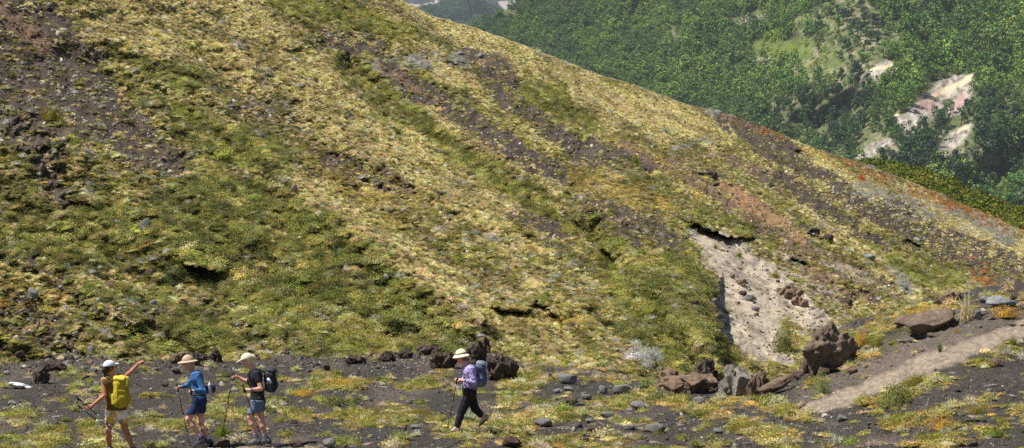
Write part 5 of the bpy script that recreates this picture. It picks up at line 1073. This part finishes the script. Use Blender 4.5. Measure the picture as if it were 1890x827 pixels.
def pack(F, c, back, size, mats, label, tilt=0.0, lid=True, pockets=True):
    """rucksack worn on the back: bag, lid, side pockets, straps over both shoulders, hip belt"""
    J = F.J; back = unit(back); up = unit(np.array([0, 0, 1.]) - back * tilt); sd = np.cross(up, back); B = np.stack([back, sd, up]); c = np.array(c); d, wd, ht = size
    e = link('backpack', None, None, label=label, category='backpack', group='backpacks worn by the walkers'); e.location = F.root + c - up * ht; off = -(c - up * ht)
    def put(name, S, mat): q = link(name, S.mesh(name, mat), e); q.location = off; return q
    m1, m2, m3 = mats
    S = Solid(c - .42, c + .42, .009); S.box(c, (d, wd * .92, ht), B, min(d, wd) * .85, .01); S.ell(c - up * ht * .35 + back * d * .3, (d * 1.02, wd * 1.05, ht * .6), B, .04); S.wrinkle(.022, .11, 4); put('bag', S, m1)
    if lid: S = Solid(c - .45, c + .45, .009); S.ell(c + up * ht * .98 + back * d * .05, (d * 1.0, wd * .92, ht * .27), B, .01); S.wrinkle(.020, .08, 5); put('lid', S, m2)
    if pockets:
        for q in (-1, 1): S = Solid(c - .42, c + .42, .009); S.box(c + sd * q * wd * .92 - up * ht * .45, (d * .55, wd * .18, ht * .38), B, .02, .01); S.wrinkle(.008, .05, 6); put('side_pocket', S, m2)
        S = Solid(c - .42, c + .42, .009); S.box(c + back * d * .98 - up * ht * .25, (d * .18, wd * .62, ht * .5), B, .02, .01); S.wrinkle(.008, .05, 7); put('front_pocket', S, m1)
    for q in (-1, 1):
        p = c + back * d * 1.0 + sd * q * wd * .55; ribbon('compression_strap', [p + up * ht * .95 + off, p + back * .012 + up * ht * .3 + off, p + back * .016 - up * ht * .5 + off, p - up * ht * .95 + off], .018, .004, back, m3, e)
    for s_, ax in (('l', 1), ('r', -1)):
        sh = J['sh' + s_]; o = unit(sh - (J['shl'] + J['shr']) / 2); t = sh - o * .055; f = -back
        pts = [c + up * ht * .75 - back * d + o * .05, t - f * .075 + [0, 0, .055], t + [0, 0, .082], t + f * .07 + [0, 0, .06], t + f * .125 - [0, 0, .04], t + f * .13 - [0, 0, .16], t + f * .06 + o * .05 - [0, 0, .28], c - up * ht * .75 - back * d * .9 + o * .10]
        outs = [(0, 0, 1), (0, 0, 1), (0, 0, 1), tuple(f * .6 + [0, 0, .8]), tuple(f), tuple(f), tuple(f + o), tuple(o)]; ribbon('shoulder_strap', [p + off for p in pts], .05, .012, [np.array(x, float) for x in outs], m3, e)
    h = (J['hipl'] + J['hipr']) / 2 + [0, 0, .11]; ax = unit(J['shl'] - J['shr']); pts = [h + (ax * math.cos(t) * .175 - back * math.sin(t) * .135) for t in np.linspace(-.3, math.pi + .3, 14)]
    ribbon('hip_belt', [p + off for p in pts], .05, .012, [(p - h) for p in pts], m3, e); return e
YEL = flat_mat('yellow_nylon', rgb(178, 158, 36), .6, .35, .12, 12, .4, 20); YEL2 = flat_mat('bright_yellow_nylon', rgb(208, 188, 62), .6, .35, .10, 12, .4, 20); YEL3 = flat_mat('olive_yellow_strap', rgb(150, 140, 30), .7)
pack(W1, W1.L(227, 723, -.13), (.30, -.95, 0), (.115, .150, .245), (YEL, YEL2, YEL3), 'large yellow backpack on the leading walker in the pale cap')
pole(W1, (146, 727, -.30), (224, 797, -.16), 'pole held crosswise at mid shaft by the leading walker, its grip outermost', (M_ALU, M_STEEL)); pole(W1, (148, 744, -.25), (218, 800, -.22), 'lower of two poles held crosswise by the leading walker', (M_ALU, M_STEEL), M_STEEL)

# ---- second walker, blue shirt
def walker_blue():
    F = Figure(374, 825, dict(head=(348, 670, 0), neck=(356, 687, 0), shl=(366, 690, -.165), shr=(360, 690, .165), ell=(380, 719, -.23), wrl=(364, 718, -.29), elr=(345, 712, .25), wrr=(333, 716, .22),
        hipl=(369, 743, -.09), hipr=(369, 743, .09), knl=(349, 772, -.10), knr=(368, 780, .09), anl=(373, 807, -.09), anr=(383, 815, .10), hel=(380, 818, -.09), her=(388, 823, .10), tol=(357, 824, -.10), tor=(370, 825, .10)))
    J = F.J; hf = unit((-1, -.05, -.12))
    o = F.body('hiker in blue long sleeved shirt, navy shorts and brown brimmed hat', SKIN_PALE, rgb(190, 110, 100), [('wrl', (-1, .1, .1), (.1, .3, -1), 1.25, -1, False), ('wrr', (-1, 0, .15), (0, -.3, -1), 1.25, 1, False)], F_LEFT, hf)
    S = F.grid(.009); F.torso(S, .022, 1.05)
    for q in 'lr': S.cone(J['sh' + q], J['el' + q], .062, .050, .03); S.cone(J['el' + q], J['wr' + q], .050, .034, .01)
    S.plane(J['neck'] + [0, 0, .035], (0, 0, 1)); b = (J['hipl'] + J['hipr']) / 2; S.plane(b + [0, 0, .045], (0, 0, -1), (b - [.3, .3, .4], b + [.3, .3, .2]))
    S.wrinkle(.012, .07, 3); F.part('shirt', S, shirt_cloth('blue_shirt', rgb(56, 98, 150), rgb(96, 138, 184), 26))
    S = F.grid(.009); S.cone(J['hipl'] + [0, 0, .05], J['hipr'] + [0, 0, .05], .125, .125, .03); [S.cone(J['hip' + q], J['kn' + q], .108, .084, .03) for q in 'lr']
    for q in 'lr': d = unit(J['kn' + q] - J['hip' + q]); e_ = J['hip' + q] + (J['kn' + q] - J['hip' + q]) * .78; S.plane(e_, d, (e_ - [.16, .085, .06], e_ + [.16, .085, .25]) if False else None) if False else None
    S.plane(F.L(370, 763), (0, 0, -1)); S.plane(b + [0, 0, .10], (0, 0, 1)); S.wrinkle(.008, .08, 5); F.part('shorts', S, flat_mat('navy_shorts', rgb(36, 52, 92), .8, .2, .15, 20, .4, 20))
    c, B = F.hc, F.hB; S = Solid(c - .3, c + .3, .007); S.ell(c + B[2] * .01 - B[0] * .012, (.100, .084, .100), B, .01); S.ell(c - B[0] * .045 - B[2] * .07, (.065, .080, .075), B, .02); S.ell(c + B[0] * .08 - B[2] * .035, (.080, .10, .105), B, 0, 'cut'); S.wrinkle(.012, .02); F.part('hair', S, flat_mat('sandy_hair', rgb(186, 158, 118), .6, .3, .3, 70))
    S = Solid(c - .36, c + .36, .007); S.ell(c + B[2] * .046, (.108, .094, .112), B, .0); S.plane(c + B[2] * .042, -B[2]); hat_brim(S, c + B[2] * .046, B, .088, .155, 0, .018); ht = F.part('hat', S, flat_mat('brown_straw', rgb(188, 164, 138), .85, .2, .1, 60, .4, 90))
    S = Solid(c - .3, c + .3, .007); S.ell(c + B[2] * .046, (.112, .098, .116), B, .0); S.plane(c + B[2] * .050, -B[2]); S.plane(c + B[2] * .072, B[2]); F.part('hat_band', S, flat_mat('brown_band', rgb(150, 120, 96), .85), None, ht)
    for q in 'lr':
        sh = shoe(F, J['an' + q], J['he' + q], J['to' + q], flat_mat('dark_boot', rgb(62, 64, 72), .8, .3, .2, 30), M_RUBBER, .11, 'boot')
        a, k = J['an' + q], J['kn' + q]; S = Solid(a - .2, a + .25, .007); S.cone(a, a + (k - a) * .16, .041, .045, .01); F.part('sock', S, flat_mat('pale_sock', rgb(196, 196, 214), .9))
    return F
W2 = walker_blue()
def waist_pack(F):
    b = (F.J['hipl'] + F.J['hipr']) / 2 + [0, 0, .16]; c = F.L(389, 717, 0)
    e = link('waist_pack', None, None, label='dark purple waist pack with a bottle on the hiker in the blue shirt', category='waist pack'); e.location = F.root + c; off = -c
    def put(n, S, m): q = link(n, S.mesh(n, m), e); q.location = off
    S = Solid(c - .2, c + .2, .008); S.box(c, (.085, .13, .075), None, .05, .01); S.wrinkle(.005, .05); put('pouch', S, flat_mat('purple_black_nylon', rgb(48, 38, 62), .6, .4, .2, 20))
    S = Solid(c - .3, c + .3, .007); S.cone(c + [.01, -.12, -.05], c + [.0, -.12, .07], .037, .036, .005); put('bottle', S, flat_mat('grey_bottle', rgb(170, 168, 180), .3, .5)); S = Solid(c - .3, c + .3, .007); S.cone(c + [0, -.12, .10], c + [0, -.12, .125], .022, .013, .004); put('bottle_cap', S, flat_mat('white_cap', (.75, .75, .75), .4))
    pts = [b + np.array([math.cos(t) * -.165, math.sin(t) * .20, .0]) for t in np.linspace(-2.3, 2.3, 18)]; ribbon('belt', [p + off for p in pts], .035, .008, [p - b for p in pts], M_BLACK, e)
waist_pack(W2)
pole(W2, (356, 709, -.33), (386, 820, -.33), 'near trekking pole of the hiker in the blue shirt', (M_ALU, M_RED)); pole(W2, (323, 709, .20), (350, 829, .10), 'far trekking pole planted ahead of the hiker in the blue shirt')

# ---- third walker, black top and cream cap
def walker_black():
    F = Figure(482, 823, dict(head=(457, 664, 0), neck=(468, 681, 0), shl=(476, 688, -.165), shr=(468, 688, .165), ell=(485, 715, -.23), wrl=(465, 716, -.29), elr=(452, 707, .27), wrr=(437, 698, .25),
        hipl=(477, 745, -.09), hipr=(477, 745, .09), knl=(463, 768, -.10), knr=(482, 776, .09), anl=(474, 805, -.10), anr=(489, 809, .10), hel=(479, 818, -.10), her=(495, 820, .10), tol=(456, 821, -.11), tor=(475, 822, .10)))
    J = F.J; hf = unit((-1, -.06, -.22))
    F.body('blonde hiker in black top, grey blue shorts and cream cap', SKIN_PALE, rgb(190, 110, 100), [('wrl', (-1, .1, .1), (.1, .3, -1), 1.25, -1, False), ('wrr', (-1, 0, .35), (0, -.3, -1), 1.25, 1, False)], F_LEFT, hf)
    S = F.grid(.009); F.torso(S, .016)
    for q in 'lr': S.cone(J['sh' + q], J['sh' + q] * .55 + J['el' + q] * .45, .060, .056, .03)
    S.plane(J['neck'] + [0, 0, .02], (0, 0, 1)); b = (J['hipl'] + J['hipr']) / 2; S.plane(b + [0, 0, .03], (0, 0, -1)); S.wrinkle(.005, .06, 8); F.part('shirt', S, flat_mat('black_shirt', (.022, .022, .027), .85, .2, .2, 20, .4, 20))
    S = F.grid(.009); S.cone(J['hipl'] + [0, 0, .05], J['hipr'] + [0, 0, .05], .128, .128, .03); [S.cone(J['hip' + q], J['kn' + q], .108, .084, .03) for q in 'lr']; S.plane(F.L(476, 760), unit((.10, 0, -1))); S.plane(b + [0, 0, .08], (0, 0, 1)); S.wrinkle(.008, .08, 9); F.part('shorts', S, flat_mat('slate_shorts', rgb(98, 112, 134), .8, .2, .15, 20, .4, 20))
    c, B = F.hc, F.hB; S = Solid(c - .32, c + .32, .007); S.ell(c + B[2] * .01 - B[0] * .012, (.098, .082, .098), B, .01); S.ell(c - B[0] * .110 + B[2] * .035, (.045, .04, .045), B, .02); S.cone(c - B[0] * .12 + B[2] * .02, c - B[0] * .135 - B[2] * .05, .03, .016, .02); S.ell(c + B[0] * .075 - B[2] * .03, (.085, .10, .10), B, 0, 'cut'); S.wrinkle(.012, .02); F.part('hair', S, flat_mat('blonde_hair', rgb(232, 208, 160), .6, .3, .25, 70))
    S = Solid(c - .3, c + .3, .007); S.ell(c + B[2] * .030 - B[0] * .004, (.112, .094, .102), B, 0); S.plane(c + B[2] * .026, -B[2])
    for y in (-.045, 0, .045): S.cone(c + B[0] * .085 + B[2] * .034 + B[1] * y, c + B[0] * .185 + B[2] * .006 + B[1] * y * .6, .013, .009, .014)
    F.part('cap', S, flat_mat('cream_cap', rgb(226, 214, 186), .85, .2))
    for q in 'lr':
        shoe(F, J['an' + q], J['he' + q], J['to' + q], flat_mat('grey_boot', rgb(104, 108, 106), .8, .3, .25, 30), M_RUBBER, .11, 'boot'); a, k = J['an' + q], J['kn' + q]; S = Solid(a - .2, a + .25, .007); S.cone(a, a + (k - a) * .16, .040, .044, .01); F.part('sock', S, flat_mat('grey_sock', rgb(150, 146, 158), .9))
    w_ = J['wrl']; e = J['ell']; tube_mesh('wristband', [w_ + (e - w_) * .05, w_ + (e - w_) * .22], [.031, .034], flat_mat('blue_band', rgb(120, 128, 176), .8), 12, F.o)
    return F
W3 = walker_black()
PB = pack(W3, W3.L(499, 703, 0), (1, 0, 0), (.105, .14, .20), (M_BLACK, flat_mat('soft_black_nylon', (.03, .03, .033), .5, .4, .2, 20), flat_mat('black_strap', (.02, .02, .022), .7)), 'black backpack with a white tag on the blonde hiker', -.12, True)
tag_c = W3.L(499, 702, -.185) - (W3.L(499, 703, 0) - np.array([.12 * .215, 0, .215])); tv = [tuple(tag_c + np.array(q)) for q in ((-.045, 0, .03), (.02, 0, -.05), (.055, 0, -.02), (-.01, 0, .06))]; link('tag', mesh_np('tag', [tuple(np.array(q) + [0, -.006, 0]) for q in tv] + tv, [(0, 1, 2, 3), (7, 6, 5, 4), (0, 4, 5, 1), (1, 5, 6, 2), (2, 6, 7, 3), (3, 7, 4, 0)], flat_mat('white_tag', (.7, .72, .8), .6)), PB)
pole(W3, (452, 705, -.34), (493, 822, -.30), 'near trekking pole of the blonde hiker', (M_ALU, M_ALU)); pole(W3, (428, 688, .24), (406, 812, .20), 'far trekking pole planted ahead of the blonde hiker')

# ---- fourth walker, black trousers
def walker_violet():
    F = Figure(860, 799, dict(head=(852, 658, 0), neck=(861, 674, 0), shl=(870, 680, -.165), shr=(863, 680, .165), ell=(876, 703, -.22), wrl=(857, 700, -.22), elr=(858, 705, .20), wrr=(850, 700, -.06),
        hipl=(867, 727, -.085), hipr=(867, 727, .085), knl=(853, 757, -.09), knr=(877, 755, .09), anl=(843, 788, -.09), anr=(893, 772, .10), hel=(846, 797, -.09), her=(898, 776, .10), tol=(828, 799, -.10), tor=(884, 789, .10)))
    J = F.J; hf = unit((-1, -.08, -.15))
    F.body('walker in violet checked shirt, black cropped trousers and cream bucket hat with a black band', rgb(222, 164, 144), rgb(190, 110, 100), [('wrl', (-1, .15, .25), (.1, .3, -1), 1.25, -1, False), ('wrr', (-.9, -.3, .35), (0, -.4, -1), 1.25, 1, False)], F_LEFT, hf)
    S = F.grid(.009); F.torso(S, .024, 1.1)
    for q in 'lr': S.cone(J['sh' + q], J['el' + q], .064, .054, .03); S.cone(J['el' + q], J['el' + q] * .3 + J['wr' + q] * .7, .052, .040, .01)
    b = (J['hipl'] + J['hipr']) / 2; S.plane(J['neck'] + [0, 0, .03], (0, 0, 1)); S.plane(b + [0, 0, .07], (0, 0, -1)); S.wrinkle(.012, .06, 12); F.part('shirt', S, shirt_cloth('violet_check', rgb(128, 104, 176), rgb(196, 186, 222), 42, True))
    S = F.grid(.009); S.cone(J['hipl'] + [0, 0, .04], J['hipr'] + [0, 0, .04], .132, .132, .03)
    for q, t in (('l', .84), ('r', .62)): a = J['kn' + q] + (J['an' + q] - J['kn' + q]) * t; S.cone(J['hip' + q], J['kn' + q], .108, .076, .03); S.cone(J['kn' + q], a, .074, .062, .02)
    S.plane(b + [0, 0, .12], (0, 0, 1)); S.wrinkle(.012, .07, 14); F.part('trousers', S, flat_mat('black_trousers', (.013, .013, .016), .75, .3, .2, 20, .5, 18))
    S = F.grid(.009); F.torso(S, .030, 1.12); S.plane(b + [0, 0, .09], (0, 0, -1)); S.plane(b + [0, 0, .14], (0, 0, 1)); F.part('belt', S, flat_mat('grey_waistband', rgb(112, 108, 120), .85))
    c, B = F.hc, F.hB; S = Solid(c - .3, c + .3, .007); S.ell(c + B[2] * .01 - B[0] * .014, (.096, .082, .096), B, .01); S.ell(c - B[0] * .05 - B[2] * .04, (.05, .07, .05), B, .02); S.ell(c + B[0] * .075 - B[2] * .03, (.09, .10, .10), B, 0, 'cut'); S.wrinkle(.012, .02); F.part('hair', S, flat_mat('brown_hair', rgb(120, 86, 64), .6, .3, .25, 70))
    S = Solid(c - .36, c + .36, .007); S.ell(c + B[2] * .046, (.108, .094, .104), B, .0); S.plane(c + B[2] * .038, -B[2]); hat_brim(S, c + B[2] * .046, B, .088, .132, 0, .040); ht = F.part('hat', S, flat_mat('cream_hat', rgb(238, 224, 190), .85, .2, .06, 60, .3, 90))
    S = Solid(c - .3, c + .3, .007); S.ell(c + B[2] * .046, (.113, .099, .109), B, .0); S.plane(c + B[2] * .048, -B[2]); S.plane(c + B[2] * .074, B[2]); F.part('hat_band', S, M_BLACK, None, ht)
    for q in 'lr': shoe(F, J['an' + q], J['he' + q], J['to' + q], flat_mat('pale_shoe', rgb(176, 164, 156), .8, .3, .2, 30), M_RUBBER, .08)
    w_ = J['wrl']; e = J['ell']; tube_mesh('watch', [w_ + (e - w_) * .06, w_ + (e - w_) * .18], [.028, .030], M_BLACK, 12, F.o)
    return F
W4 = walker_violet()
BL = flat_mat('blue_grey_nylon', rgb(74, 84, 116), .6, .35, .15, 14, .4, 20); BL2 = flat_mat('pale_grey_nylon', rgb(112, 124, 138), .6, .35, .12, 14, .4, 20)
pack(W4, W4.L(886, 692, 0), (1, 0, 0), (.105, .135, .215), (BL, BL2, flat_mat('grey_strap', rgb(120, 130, 170), .7)), 'blue grey backpack on the walker in black trousers', -.10)
pole(W4, (845, 694, -.16), (826, 791, -.10), 'red and black trekking pole of the walker in black trousers', (M_RED, M_ALU))
